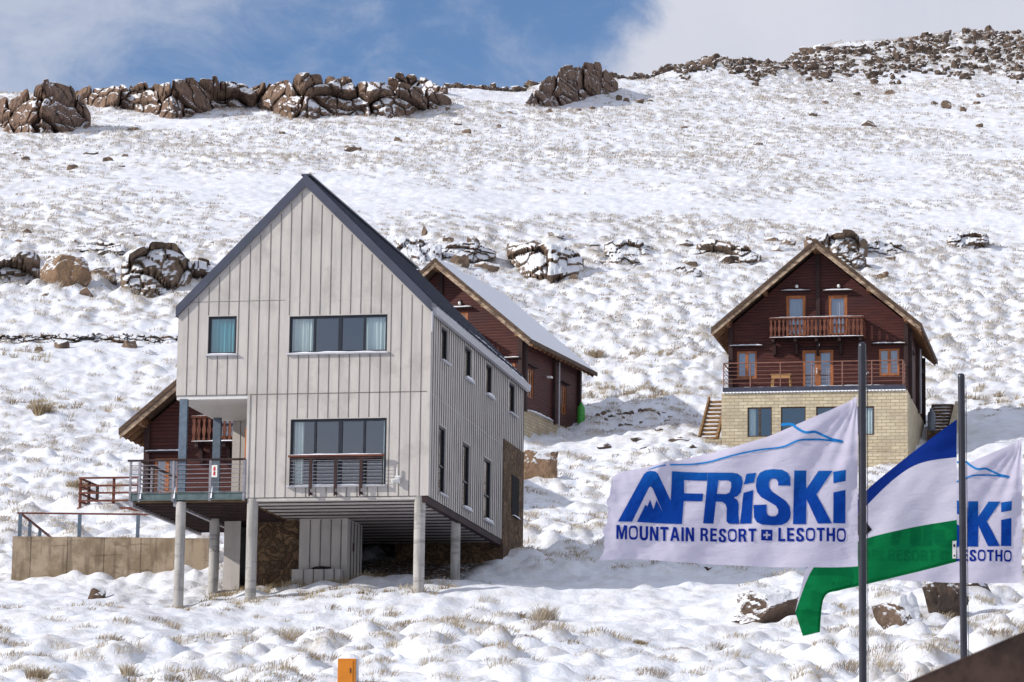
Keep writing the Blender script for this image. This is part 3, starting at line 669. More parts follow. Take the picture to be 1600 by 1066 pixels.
for args in (
 ('wide pyramid-shaped brown boulder left of the right chalet', [(1038,430),(1055,416),(1068,411),(1082,418),(1098,430)], [(1038,436),(1060,440),(1098,436)], 'brown_rock', 1.6, 1.0, .7, 56, .9),
 ('snow-topped boulder right above the right roof slope', [(1308,400),(1322,394),(1342,396),(1354,406)], [(1308,414),(1330,420),(1354,414)], 'brown_rock', 1.3, 1.1, .6, 57, .8),
 ('snow-capped boulder between the two chalets on the rock band', [(952,400),(968,392),(985,396),(1000,408)], [(952,416),(975,421),(1000,416)], 'snowy_rock', 1.1, .8, .5, 58, 1.2),
 ('snow-draped layered ledge halfway between the middle chalet and the right chalet', [(944,384),(965,374),(990,372),(1016,384)], [(944,396),(978,404),(1016,398)], 'snowy_rock', 1.9, 1.1, .6, 71, 1.2),
 ('long snowy ledge just left of the right chalet ridge', [(1088,384),(1108,372),(1140,378),(1168,386),(1190,398)], [(1088,394),(1120,404),(1160,412),(1190,410)], 'brown_rock', 2.2, 1.3, .6, 72, .9),
 ('snowy ledge with dark gaps above the snowy roof of the middle chalet', [(690,386),(715,374),(745,378),(775,392)], [(690,400),(730,404),(775,402)], 'snowy_rock', 2.0, 1.2, .6, 73, 1.2),
 ('low snowy ledge right of the outcrop behind the right chalet ridge', [(1352,384),(1375,372),(1398,376),(1415,386)], [(1352,394),(1385,399),(1415,394)], 'snowy_rock', 1.8, 1.0, .5, 74, 1.1),
 ('thin broken ledge uphill of the big tan boulder', [(118,384),(150,374),(180,380),(196,388)], [(118,392),(155,396),(196,396)], 'snowy_rock', 1.9, .9, .5, 75, 1.2),
 ('lone snowy rock mound at the right of the middle slope', [(1480,370),(1500,358),(1525,356),(1545,368)], [(1480,380),(1510,386),(1545,380)], 'snowy_rock', 1.2, .8, .5, 59, 1.4)):
    outcrop('boulder', args[0], args[1], args[2], args[3], args[4], args[5], args[6], args[7], 'rock', args[8], .4)
bk = outcrop('earth_bank', None, [(-80,524),(0,525),(60,523),(120,527),(180,524),(240,527),(300,524)], [(-80,538),(0,540),(60,537),(120,539),(180,537),(240,541),(300,538)], 'earth_rock', .9, .5, .35, 61, None, 1.0); tag(bk, kind='structure')
LAB = [
 (98,452,84,70,'big tan boulder with one smooth sloping face on the left slope','tan_rock',5,-.25),
 (846,758,64,64,'rust-brown boulder under snow beside the rear corner of the grey house','tan_rock',5,.1),
 (1200,960,112,50,'broad flat slab under thick snow beside the green flag tip','drift_rock',5,.06),
 (1412,984,96,78,'snow-covered boulder with a dark underside between the flagpoles','drift_rock',5,0),
 (1478,964,74,60,'bare dark brown boulder behind the second flagpole','dark_rock',5,.1),
 (30,440,52,40,'dark boulder just left of the big tan boulder','dark_rock',3,0),
 (158,432,50,26,'low brown boulder between the tan boulder and the stacked outcrop','brown_rock',3,0),
 (716,416,36,24,'square brown boulder over the middle chalet ridge','brown_rock',3,0),
 (664,368,12,18,'small upright block standing on the outcrop above the grey roof','brown_rock',3,0),
 (1108,396,26,26,'upright brown block uphill of the pyramid-shaped boulder','brown_rock',3,0),
 (1145,412,56,22,'dark flat boulder nearest the left roof slope of the right chalet','dark_rock',3,0),
 (1376,438,30,26,'little tan pyramid rock right of the right chalet roof','red_rock',3,0),
 (1378,392,44,20,'snowy layered rock uphill of the little tan pyramid','snowy_rock',3,0),
 (210,206,40,15,'pair-topped brown rock under the left crag','brown_rock',3,0),
 (550,235,34,18,'brown rock alone on the slope under the broad bluff','brown_rock',3,0),
 (1185,228,20,11,'small brown rock in the middle of the upper right slope','brown_rock',3,0),
 (1357,197,30,13,'twin brown rock on the bare snow of the upper right slope','brown_rock',3,0),
 (112,268,22,15,'dark rock alone low on the far left slope','brown_rock',3,0),
 (1528,938,52,32,'low dark rock right of the second flagpole','dark_rock',3,0),
 (1120,884,46,8,'thin dark stone half hidden under the front flag','dark_rock',3,0),
 (1062,1024,22,8,'small dark stone in the right foreground snow','dark_rock',3,0),
 (95,552,26,20,'brown rock on the terrace edge at the far left','brown_rock',3,0),
 (200,552,28,20,'brown rock on the terrace edge nearest the grey house','brown_rock',3,0),
 (858,178,14,15,'round rock just below the isolated knob','brown_rock',3,0),
 (1104,108,24,22,'pointed boulder on the skyline at the start of the scree','brown_rock',3,0),
 (1278,80,26,16,'dark peaked boulder on the skyline over the right chalet','dark_rock',3,0),
 (1512,50,24,12,'topmost boulder on the highest point of the ridge','brown_rock',3,0),
 (150,930,34,22,'grey-brown stone in the snow in front of the concrete wall','snowy_rock',3,0),
 (818,676,18,11,'small brown rock on the snow by the brick base of the middle chalet','brown_rock',3,0),
]
for px, py, w, h, lab, mt, sb, tl in LAB: rock(px, py, w, h, lab, mt, None, tl, sub=sb, lift=.22 if sb == 5 else 0)
R1, G1 = 'small brown rock poking out of the snow on the upper slope', 'small rocks on the upper slope'
for px, py, w, h in [(60,178,10,8),(22,240,14,6),(140,240,26,8),(168,250,20,8),(196,244,14,8),(190,262,16,7),(38,246,18,6),(700,176,10,10),(715,196,14,7),(730,208,18,9),(622,218,14,8),(968,158,12,11),(980,160,14,10),(1000,160,14,11),(1016,158,10,8),
   (938,196,34,12),(925,172,12,9),(902,174,20,8),(1270,178,16,9),(1340,146,20,7),(1390,146,18,9),(1460,160,14,6),(1478,166,18,12),(1534,152,20,11),(1526,160,14,8),(1505,172,12,8),(1290,160,12,6),(1230,160,12,5),(1530,196,14,8),(1068,200,14,6),(800,178,22,8),(780,196,10,6),(440,208,12,7),(325,222,14,5),(260,212,14,6),(1225,186,8,6)]:
    rock(px, py, w, h, R1, 'brown_rock', G1, sub=2)
R2, G2 = 'small snow-dusted stone scattered along the rocky band of the middle slope', 'small stones along the rocky band'
for px, py, w, h in [(70,466,18,10),(134,466,24,12),(120,388,14,6),(150,384,26,7),(190,372,16,8),(160,400,30,12),(215,372,26,10),(170,444,20,12),(330,385,26,10),(606,402,22,12),(640,404,20,16),(668,388,16,12),(700,384,14,8),(738,384,18,12),(760,418,32,12),(640,430,26,12),(832,386,24,10),(870,378,22,8),(896,444,12,6),(968,392,24,12),(1005,390,28,10),(1000,400,16,8),(1070,382,26,10),(1085,400,18,10),(1128,388,14,8),(1168,408,24,10),(1205,376,22,8),(1226,396,30,16),(1232,384,20,10),(1080,424,24,12),(1300,410,20,10),(1392,410,14,8),(1358,420,12,8),(925,382,18,8),(940,412,14,6),(1490,378,16,8),(1540,378,12,6),(30,380,20,6),(5,368,18,6),(40,372,16,6),(60,556,14,8),(150,540,18,8),(232,560,14,8),(265,548,16,8)]:
    rock(px, py, w * 1.35, h * 1.4, R2, 'snowy_rock' if (px // 7) % 2 else 'brown_rock', G2, sub=2)
R3, G3 = 'flat brown stone in the rubble terrace between the two chalets', 'stones of the rubble terrace'
for i in range(34):
    u = random.random(); rock(902 + 145 * u + random.uniform(-4, 4), random.choice([649, 654, 660, 666]) + random.uniform(-3, 3) - 4 * u, random.uniform(9, 20), random.uniform(4, 8), R3, 'dark_rock' if random.random() < .5 else 'brown_rock', G3, sub=2, name='stone', cat='stone')
R4, G4 = 'dark stone showing through the shaded snow below the rubble terrace', 'stones in the shaded snow bank'
for px, py, w, h in [(945,694,26,7),(995,684,20,7),(1005,700,24,8),(1062,688,36,10),(1080,698,20,8),(1030,676,16,7),(1070,706,22,8),(1020,712,24,9)]:
    rock(px, py, w, h, R4, 'dark_rock', G4, sub=2, name='stone', cat='stone')
# the scree along the right-hand skyline reads as one mass of rubble
XYW = []; Vs, Fs, off = [], [], 0; r = np.random.default_rng(77); base_shapes = [rock_shape(500 + i, 1, .8, .8, 2, 10, .1) for i in range(14)]
n = 0
while n < 2000:
    px = 960 + 760 * r.uniform() ** .8 if r.uniform() < .93 else r.uniform(700, 960)
    top = np.interp(px, [700, 780, 960, 1100, 1290, 1450, 1510, 1740], [125, 120, 106, 94, 80, 62, 52, 60]); low = np.interp(px, [700, 800, 960, 1060, 1200, 1400, 1600, 1740], [130, 128, 112, 112, 122, 124, 118, 118])
    low += 9 * math.sin(px * .06) + 6 * math.sin(px * .17 + 2); py = top + (low - top) * r.uniform() ** 1.1
    if r.uniform() > (.95 if py < top + 5 else .66 + .34 * math.sin(px * .045 + 1.2) * math.sin(py * .14)): continue
    x, y = hit(px, py); s = y / F_PX; V, Fc = base_shapes[r.integers(14)]; w = s * r.uniform(5, 13) * (1.7 if r.uniform() < .10 else 1); a = r.uniform(0, 6.28)
    V = V @ np.linalg.qr(r.normal(0, 1, (3, 3)))[0]; V = V * np.array([w * r.uniform(.8, 1.4), w, w * r.uniform(.75, 1.1)]); V = np.stack([V[:, 0] * math.cos(a) - V[:, 1] * math.sin(a), V[:, 0] * math.sin(a) + V[:, 1] * math.cos(a), V[:, 2]], -1)
    XYW.append((x, y, w)); Vs.append(V); Fs.append(Fc + off); off += len(V); n += 1
XYW = np.array(XYW); zz = Hfull(XYW[:, 0], XYW[:, 1])[0]; Vs = [v + np.array([q[0], q[1], z + q[2] * .2]) for v, q, z in zip(Vs, XYW, zz)]
scree = np_mesh('scree', np.concatenate(Vs), np.concatenate(Fs), 'scree_rock', None, False); tag(scree, kind='stuff')
# ------------------------------------------------------------------ the grey house on columns
W, L, ZE, ZR, ZL = 7.75, 14.6, 5.54, 9.42, 3.1
house = thing('grey_house', G.o, G.yaw, 'tall grey gabled house with vertical cladding standing on concrete columns', 'house')
SL = (ZR - ZE) / (W / 2)
zg = lambda x: ZE + SL * min(x, W - x)
m = MB()
up_holes = [(.94, 1.82, 4.33, 5.49), (3.45, 6.45, 4.31, 5.44)]; lo_holes = [(3.56, 6.49, .33, 2.33)]
wall(m, front(0), [(0, ZL), (W, ZL), (W, ZE), (W / 2, ZR), (0, ZE)], up_holes); wall(m, front(0), [(2.25, 0), (W, 0), (W, ZL), (2.25, ZL)], lo_holes)
su = [(1.58, 2.58, 4.33, 5.36), (5.0, 6.1, 4.33, 5.36), (8.25, 9.35, 4.33, 5.36), (12.05, 13.15, 4.33, 5.36)]; sl = [(1.5, 2.5, .3, 2.33), (4.9, 6.05, .3, 2.31), (8.15, 9.4, .3, 2.29)]
wall(m, rightw(W), [(0, 3.3), (L, 3.3), (L, ZE), (0, ZE)], su); wall(m, rightw(W), [(0, 0), (11.2, 0), (11.2, 3.3), (0, 3.3)], sl)
wall(m, leftw(0), [(0, ZL), (4.35, ZL), (4.35, ZE), (0, ZE)], []); wall(m, leftw(2.25), [(0, 0), (4.35, 0), (4.35, ZL), (0, ZL)], [(.12, .95, .05, 2.1)])
wall(m, front(4.35), [(.55, 0), (2.25, 0), (2.25, ZL), (.55, ZL)], []); wall(m, leftw(.55), [(4.35, -4), (L, -4), (L, ZE + .55), (4.35, ZE + .55)], [])
wall(m, back(4.35), [(0, ZL), (.55, ZL), (.55, ZE + .5), (0, ZE)], []); wall(m, back(L), [(.55, -4), (W, -4), (W, ZE), (W / 2, ZR), (.55, ZE + .57)], [])
m.slot(1); P = .3125
def seams(mapf, a0, a1, zlo, zhi, holes, w=.018, d=.012, off=P, breaks=()):
    a = a0 + off
    while a < a1 - .05:
        segs = [(zlo, zhi(a) if callable(zhi) else zhi)]
        for h in holes:
            if h[0] - .02 < a < h[1] + .02:
                segs = [q for s in segs for q in ((s[0], min(s[1], h[2] - .05)), (max(s[0], h[3] + .03), s[1])) if q[1] - q[0] > .03]
        for b in breaks: segs = [q for s in segs for q in ((s[0], min(s[1], b - .008)), (max(s[0], b + .008), s[1])) if q[1] - q[0] > .03]
        for s0, s1 in segs: m.prism([(a - w / 2, s0), (a + w / 2, s0), (a + w / 2, s1), (a - w / 2, s1)], mapf, -d, -.001)
        a += P
seams(front(0), 0, W, ZL, lambda a: zg(a) - .1, up_holes, breaks=(5.95,)); seams(front(0), 2.25, W, 0, ZL, lo_holes, off=P - .0625 + .0)
seams(rightw(W), 0, L, 3.3, ZE, su, .024, .02, .16); seams(rightw(W), 0, 11.2, 0, 3.3, sl, .024, .02, .16, (3.08,)); seams(front(4.35), .55, 2.25, 0, ZL, [], off=.25); seams(leftw(0), 0, 4.35, ZL, ZE, [])
m.slot(0)   # corner and joint trims
m.box(W - .05, W + .04, -.035, .05, 0, ZE); m.box(2.22, 2.3, -.03, .1, .0, ZL - .01)
m.slot(1).box(0, W, -.012, -.002, ZL - .012, ZL + .006); m.box(.0, 3.3, -.008, -.002, 5.93, 5.942)
m.build('wall', ['cladding', 'seam', 'white_paint'], house)
# roof
m = MB()
def slope(x0, z0, x1, z1, t): m.hexa([(x0, -.06, z0 - t), (x1, -.06, z1 - t), (x1, L + .15, z1 - t), (x0, L + .15, z0 - t)], [(x0, -.06, z0), (x1, -.06, z1), (x1, L + .15, z1), (x0, L + .15, z0)])
zt = ZR + .29; xo = -.06; zo = zt - SL * (W / 2 - xo)
slope(W / 2, zt, xo, zo, .28); slope(W / 2, zt, W - xo, zo, .28)
ny = 0
for i in range(23):
    y = .3 + i * .62
    for sx in (-1, 1):
        p = (W / 2 + sx * .12, y, zt - SL * .12 + .03); q = (W / 2 + sx * (W / 2 - xo), y, zo + .03); m.bar(p, q, .05, .07)
m.bar((W / 2, -.08, zt + .03), (W / 2, L + .16, zt + .03), .3, .05)
roof = m.build('roof', 'slate_metal', house)
m = MB()
for sx in (-1, 1):
    pr = [(W / 2, zt - .33), (W / 2 + sx * (W / 2 - xo), zo - .30), (W / 2 + sx * (W / 2 - xo), zo + .035), (W / 2, zt + .04)]
    m.prism(pr if sx > 0 else pr[::-1], front(0), -.1, -.061)
m.build('fascia', 'slate_metal', roof)
m = MB(); xg = W - xo
m.hexa([(xg + .0, -.02, zo - .36), (xg + .12, -.02, zo - .36), (xg + .12, L + .15, zo - .36), (xg, L + .15, zo - .36)], [(xg + .0, -.02, zo - .16), (xg + .16, -.02, zo - .16), (xg + .16, L + .15, zo - .16), (xg, L + .15, zo - .16)])
g_ = m.build('gutter', 'gutter_paint', roof); MB().cyl((W + .08, -.05, zo - .28), (W + .08, -.05, zo - .9), .035).build('downpipe', 'gutter_paint', g_)
snow_strip(roof, (xg + .06, .2, zo - .165), (xg + .06, 8.2, zo - .165), .17, .06, 'gutter_snow'); snow_strip(roof, (xg + .06, 8.4, zo - .165), (xg + .06, L, zo - .165), .18, .08, 'gutter_snow')
snow_strip(roof, (xg - .5, .35, zo + .38), (xg - .9, 2.2, zo + .80), .12, .03, 'roof_snow'); snow_strip(roof, (xg - .16, 5.5, zo + .15), (xg - .16, 14.0, zo + .15), .2, .05, 'roof_snow')
# windows
def sill(par, mapf, a0, a1, z, d=.1):
    s = MB().prism([(a0 - .06, z - .05), (a1 + .06, z - .05), (a1 + .06, z - .003), (a0 - .06, z - .003)], mapf, -d, .045).build('sill', 'light_trim', par, bevel=.005)
    snow_strip(par, mapf(a0, z - .003, -d * .45), mapf(a1, z - .003, -d * .45), d * 1.0, .05)
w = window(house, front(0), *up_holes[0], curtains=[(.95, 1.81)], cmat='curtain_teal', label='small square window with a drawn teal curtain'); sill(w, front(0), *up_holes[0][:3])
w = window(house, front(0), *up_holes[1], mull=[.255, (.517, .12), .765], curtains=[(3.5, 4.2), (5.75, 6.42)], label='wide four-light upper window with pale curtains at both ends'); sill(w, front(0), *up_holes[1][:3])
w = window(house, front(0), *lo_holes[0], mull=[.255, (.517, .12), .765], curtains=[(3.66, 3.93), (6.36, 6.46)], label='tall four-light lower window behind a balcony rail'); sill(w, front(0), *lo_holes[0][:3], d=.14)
for hls in (su, sl):
    for k, h in enumerate(hls):
        w = window(house, rightw(W), *h, fw=.06, hbar=() if hls is su else (.42,)); 
        MB().prism([(h[0] - .05, h[2] - .05), (h[1] + .05, h[2] - .05), (h[1] + .05, h[2]), (h[0] - .05, h[2])], rightw(W), -.1, .045).build('sill', 'light_trim', w)
        if k in (1, 2): snow_strip(w, (W + .05, h[0], h[2]), (W + .05, h[1], h[2]), .12, .1)
# juliet rail
jr = MB().box(3.6, 6.45, -.195, -.165, 1.10, 1.168).build('window_rail', 'dark_beam', house)
for x in (4.25, 5.01, 5.78): m = MB(); m.box(x - .045, x - .006, -.2, -.16, .0, 1.098); m.box(x - .006, x + .045, -.2, -.16, .22, 1.098); m.box(x - .03, x + .03, -.16, -.014, .05, .12); m.build('rail_post', 'dark_beam', jr)
for x in (3.62, 6.43): MB().box(x - .012, x + .012, -.195, -.165, .3, 1.098).build('rail_post', 'dark_beam', jr)
m = MB()
for i in range(8): z = .32 + i * .105; m.cyl((3.6, -.18, z), (6.45, -.18, z), .009, n=6)
m.build('rail_cable', 'rail_grey', jr); MB().box(3.56, 6.48, -.22, -.14, 1.17, 1.225).build('handrail', 'red_timber', jr, bevel=.01); snow_strip(jr, (3.62, -.18, 1.225), (6.4, -.18, 1.225), .085, .045)
# wall lamp and tap by the right end
m = MB(); m.box(6.80, 6.95, -.12, -.035, .36, .55); m.cyl((6.86, -.09, .55), (6.86, -.09, .82), .028); m.cyl((6.72, -.2, .42), (6.90, -.1, .48), .05, .07); o = m.build('wall_lamp', 'white_paint', house); snow_strip(o, (6.78, -.09, .55), (6.97, -.09, .55), .12, .05)
# floor slab, soffits
m = MB(); m.box(2.3, W - .06, .03, 11.15, -.1, -.012); m.slot(1)
for i in range(14): m.box(2.3, W - .21, .30 + i * .78, .56 + i * .78, -.107, -.1)
m.slot(2).box(W - .2, W - .02, .02, 11.18, -.2, -.002)
m.build('floor_soffit', ['cladding', 'dark_beam', 'dark_beam'], house)
MB().box(.02, 2.24, .02, 4.33, ZL - .12, ZL - .005).build('balcony_soffit', 'white_paint', house)
MB().box(2.14, 2.235, .10, .95, .05, 2.1).build('door', 'orange_wood', house)['label'] = 'orange wooden balcony door'
# the balcony
m = MB(); m.box(-1.32, 2.2, .1, 7.4, -.09, .0); m.slot(1)
for i in range(20): m.box(-1.3, 2.2, .3 + i * .36, .36 + i * .36, -.16, -.09)
bal = m.build('balcony', ['deck_soffit', 'dark_beam'], house)
m = MB(); m.box(-1.36, 2.235, -.03, .03, -.05, .17); m.box(-1.36, 2.235, -.06, -.03, -.05, -.03); m.box(-1.36, 2.235, -.06, -.03, .15, .17); m.build('floor_beam', 'teal_steel', bal)
m = MB(); 
for x in (-1.3, .05): m.box(x - .05, x + .05, .03, 7.4, -.22, -.02)
m.build('floor_beam', 'rail_grey', bal)
m = MB(); m.box(-1.43, 2.2, -.06, .04, 1.13, 1.185); m.bar((-1.05, .0, 1.15), (-1.05, 3.7, 1.15), .08, .055); hr = m.build('handrail', 'dark_beam', bal)
for x in (-1.33, -1.05, 0.0, 1.14, 2.18):
    p = MB().box(x - .035, x + .035, -.055, .015, -.08, 1.13) if x != -1.33 else MB().box(x - .03, x + .03, -.05, 0, -.03, 1.13); p = p.build('rail_post', 'rail_grey', bal)
    if x in (-1.05, 0.0, 1.14): snow_strip(p, (x + .05, -.07, .0), (x + .06, -.02, .35), .05, .06)
for y in (1.2, 2.4, 3.6): MB().box(-1.08, -1.02, y - .03, y + .03, 0, 1.12).build('rail_post', 'rail_grey', bal)
m = MB()
for i in range(7): z = .2 + i * .135; m.cyl((-1.33, -.02, z), (2.2, -.02, z), .011, n=6); m.cyl((-1.05, 0, z), (-1.05, 3.6, z), .014, n=6)
m.build('rail_cable', 'rail_grey', bal)
o = MB().box(1.19, 1.36, -.075, -.06, .62, .98).build('notice_board', 'sign_white', bal); o['label'] = 'small white notice with two red pictograms'
m = MB()
for z in (.86, .72): m.box(1.245, 1.305, -.082, -.076, z - .045, z + .045); m.cyl((1.275, -.079, z + .045), (1.275, -.079, z + .075), .018, n=8)
m.build('pictogram', 'red_paint', o)
for x, y in ((.24, .06), (.24, 3.7)): 
    m = MB(); m.box(x - .12, x + .12, y - .06, y - .045, .12, 3.0); m.box(x - .12, x + .12, y + .045, y + .06, .12, 3.0); m.box(x - .02, x + .02, y - .045, y + .045, .12, 3.0); m.build('steel_post', 'steel_blue', house)
def gz(x, y): q = G.w(x, y, 0); return float(Hfull([q[0]], [q[1]])[0][0]) - G.o[2]
for x, y, rr, z1 in ((.22, .12, .15, -.09), (2.42, .14, .165, -.02), (7.5, .16, .165, .0), (.22, 3.75, .15, -.16), (-.12, 5.2, .1, -.2), (7.5, 5.2, .15, -.13)):
    b = min(gz(x, y), -2.2) - .6; o = MB().cyl((x, y, b), (x, y, z1), rr, n=28).build('column', 'column_concrete', house, True); 
    md = o.modifiers.new('s', 'EDGE_SPLIT'); md.split_angle = .8
MB().box(.38, .9, 4.3, 4.34, gz(.6, 4.3) - .6, -.02).build('pier', 'cladding', house)
# stonework below and behind
m = MB(); m.box(W - .4, W + .03, 11.2, L, -5, 3.3); o = m.build('stone_wall', 'rubble_stone', house)
MB().box(1.05, 2.74, 4.66, 5.1, -5, -.02).build('stone_wall', 'rubble_stone', house); MB().box(4.2, W - .41, 11.2, 11.5, -5, -.015).build('stone_wall', 'rubble_stone', house)
hole = (12.5, 13.75, .95, 2.3)
MB().prism([(hole[0], hole[2]), (hole[1], hole[2]), (hole[1], hole[3]), (hole[0], hole[3])], rightw(W), -.045, -.034).build('window', 'dark_room', house); snow_strip(house, (W + .07, 12.6, .95), (W + .07, 13.7, .95), .1, .08)
m = MB(); m.box(2.78, 4.3, 4.3, 6.2, -5, -.11); m.slot(1); 
for x in (3.12, 3.45, 3.78, 4.1): m.box(x - .012, x + .012, 4.275, 4.298, -5, -.15)
for y in (4.7, 5.1, 5.5, 5.9): m.box(4.302, 4.33, y - .02, y + .02, -5, -.15)
o = m.build('store_room', ['cladding', 'seam'], house); MB().box(4.31, 4.34, 4.98, 5.06, -1.05, -.8).build('door_latch', 'dark_beam', o)
m = MB(); m.box(2.68, 4.2, 3.85, 4.2, -5, -1.72); m.slot(1)
for x in (3.05, 3.37, 3.7, 4.02): m.box(x - .012, x + .012, 3.825, 3.848, -5, -1.72)
o = m.build('planter', ['cladding', 'seam'], house)
V, Fc = rock_shape(5, .7, .2, .14, 3); s_ = np_mesh('soil', V + np.array([3.55, 4.02, -1.68]), Fc, 'soil', None, False); s_.parent = o

# ------------------------------------------------------------------ terrace wall with its rail, left of the grey house
def fr_at(px, py, Y, yaw): return Frame(at(px, py, Y), yaw)
WLf = fr_at(20, 838, 112.5, 1.0); ww = 6.3
o = MB().box(0, ww, 0, 9, -3.2, 0).build('concrete_wall', 'stained_concrete'); o.location = WLf.o; o.rotation_euler = (0, 0, -R_(1.0))
tag(o, 'long stained brown concrete terrace wall left of the columns', 'wall')
snow_strip(None, (0, 0, 0), (1, 0, 0), .3, .05).name = 'unused'; bpy.data.objects.remove(bpy.data.objects['unused'])
rl = thing('terrace_railing', WLf.o, 1.0, 'red-railed blue-post railing along the top of the concrete wall', 'railing')
MB().box(.1, 5.3, .08, .16, .74, .79).build('handrail', 'red_timber', rl, bevel=.008); MB().bar((.2, .16, .765), (.2, 7.5, .765), .08, .05).build('handrail', 'red_timber', rl)
for x in (.2, 2.12, 4.0): MB().box(x - .055, x + .055, .07, .17, 0, .74).build('rail_post', 'steel_blue', rl)
for y in (2.2, 4.4): MB().box(.15, .25, y - .05, y + .05, 0, .74).build('rail_post', 'steel_blue', rl)
snow_strip(rl, (1.0, .12, .79), (3.0, .12, .79), .08, .04)

# ------------------------------------------------------------------ the three log chalets
ZR2, ZE2, XE, XW, LB = 7.6, 3.2, 5.2, 4.5, 9.0
S2 = (ZR2 - ZE2) / XE
def chalet(fr, label, style):
    t = thing('log_chalet', fr.o, fr.yaw, label, 'chalet')
    zr = ZR2 - .36; zw = zr - S2 * XW
    doors = [(-1.6, -.62, 2.9, 5.0), (.50, 1.46, 2.9, 4.97)]; dd = (-.80, .76, .12, 2.22); wins = [(-4.08, -3.08, .84, 2.22), (3.02, 4.04, .86, 2.21)]
    m = MB(); wall(m, front(0), [(-XW, -.1), (XW, -.1), (XW, zw), (0, zr), (-XW, zw)], doors + [dd] + wins)
    side = [(.75, 1.65, .55, 2.0), (6.05, 6.9, .50, 1.95)]
    wall(m, rightw(XW), [(0, -.3), (LB, -.3), (LB, zw), (0, zw)], side); wall(m, leftw(-XW), [(0, -.3), (LB, -.3), (LB, zw), (0, zw)], []); wall(m, back(LB), [(-XW, -.3), (XW, -.3), (XW, zw), (0, zr), (-XW, zw)], [])
    m.build('wall', 'log_siding', t)
    for x in (-XW + .12, XW - .12): MB().box(x - .11, x + .11, -.16, -.004, -.1, zw + .1).build('corner_post', 'dark_beam', t)
    for y in (.12, 4.75, 8.85): MB().box(XW + .004, XW + .17, y - .13, y + .13, -.3, zw - .25).build('corner_post', 'dark_beam', t)
    MB().box(-.1, .1, -.14, -.004, 3.0, zr - .1).build('gable_post', 'dark_beam', t)
    if style != 'plain': MB().cyl((XW + .2, 5.15, zw - .4), (XW + .2, 5.15, -.3), .04).build('downpipe', 'light_trim', t)
    # roof
    m = MB(); y0, y1 = -1.0, 9.9
    for sx in (-1, 1):
        a = [(0, y0, ZR2 - .18), (sx * XE, y0, ZE2 - .18), (sx * XE, y1, ZE2 - .18), (0, y1, ZR2 - .18)]; b = [(0, y0, ZR2), (sx * XE, y0, ZE2), (sx * XE, y1, ZE2), (0, y1, ZR2)]
        m.hexa(a, b)
    m.slot(1)
    for sx in (-1, 1):
        for fx in (.02, .5, .855): x = sx * XE * fx; z = ZR2 - S2 * abs(x) - .33; m.box(x - .09, x + .09, -.97, 9.6, z - .1, z + .1)
        for i in range(16): y = -.5 + i * .66; m.bar((sx * (XE - .03), y, ZE2 - .25), (sx * (XW - .2), y, ZE2 - .25 + S2 * (XE - XW + .17)), .1, .16)
    rf = m.build('roof', ['barge_dark', 'soffit_wood'], t)
    m = MB()
    for sx in (-1, 1):
        pr = [(0, ZR2 - .41), (sx * XE, ZE2 - .35), (sx * XE, ZE2 - .14), (0, ZR2 - .16)]; m.prism(pr if sx > 0 else pr[::-1], front(0), -1.06, -1.002)
    m.build('bargeboard', 'barge_light', rf)
    m = MB()
    for sx in (-1, 1):
        pr = [(0, ZR2 - .155), (sx * (XE + .04), ZE2 - .16), (sx * (XE + .04), ZE2 + .05), (0, ZR2 + .05)]; m.prism(pr if sx > 0 else pr[::-1], front(0), -1.1, -1.002)
        m.box(*(sorted((sx * (XE + .002), sx * (XE + .05)))), -1.0, 9.9, ZE2 - .2, ZE2 + .02)
    m.build('verge_board', 'barge_dark', rf)
    # snow on both slopes, thinning to an uneven edge
    for sx in (-1, 1):
        m = MB(); nx, ny_ = 14, 30; gr = []
        for j in range(ny_ + 1):
            row = []
            for i in range(nx + 1):
                x = .0 + (XE - .04) * i / nx; y = -.98 + 10.8 * j / ny_; edge = min(i + .0, nx - i, j, ny_ - j)
                hh = .10 if 0 < i < nx and 0 < j < ny_ else (.10 if i == 0 else .012); hh *= 1 + .35 * noise.noise(Vector((x * 1.3, y * .9, fr.yaw + sx))); row.append((sx * x, y, ZR2 - S2 * x + hh + .004))
            gr.append(row)
        for j in range(ny_):
            for i in range(nx): m.poly([gr[j][i], gr[j][i + 1], gr[j + 1][i + 1], gr[j + 1][i]])
        m.build('roof_snow', 'snow_layer', rf, True)
    # openings
    def lintel(a0, a1, z, lamp=False):
        o = MB().box(a0, a1, -.26, -.004, z, z + .05).build('lintel', 'dark_beam', t); snow_strip(o, (a0 + .02, -.14, z + .05), (a1 - .02, -.14, z + .05), .24, .09)
        if lamp: lamp_at((a0 + a1) / 2 + .05, z + .3)
    def lamp_at(x, z):
        o = MB().box(x - .04, x + .04, -.06, -.004, z, z + .16).build('wall_lamp', 'dark_beam', t); MB().lathe([(.0, z - .12), (.07, z - .09), (.085, z - .02), (.06, z + .05), (.0, z + .06)], x, -.13, 12).build('lamp_shade', 'lamp_glass', o, True)
    for h in doors: window(t, front(0), *h, fw=.16, fmat='orange_wood', glass='chalet_glass', d0=.03, name='balcony_door', cmat='net_curtain', curtains=[(h[0] + .1, h[1] - .1)])
    lintel(-1.85, -.35, 5.17, True); lintel(.25, 1.75, 5.14, True)
    d = window(t, front(0), *dd, mull=[(.5, .3)], fw=.16, fmat='orange_wood', glass='chalet_glass', d0=.03, name='deck_door', cmat='net_curtain', curtains=[(dd[0] + .1, dd[1] - .1)]); MB().box(-.09, -.05, -.06, -.02, 1.0, 1.3).build('handle', 'lamp_glass', d); MB().box(-.94, .9, -.1, -.004, 2.25, 2.33).build('lintel', 'dark_beam', t); lamp_at(.02, 2.48)
    for h in wins: window(t, front(0), *h, mull=[(.5, .16)], fw=.1, fmat='orange_wood', glass='chalet_glass', d0=.03, cmat='net_curtain', curtains=[(h[0] + .06, h[1] - .06)])
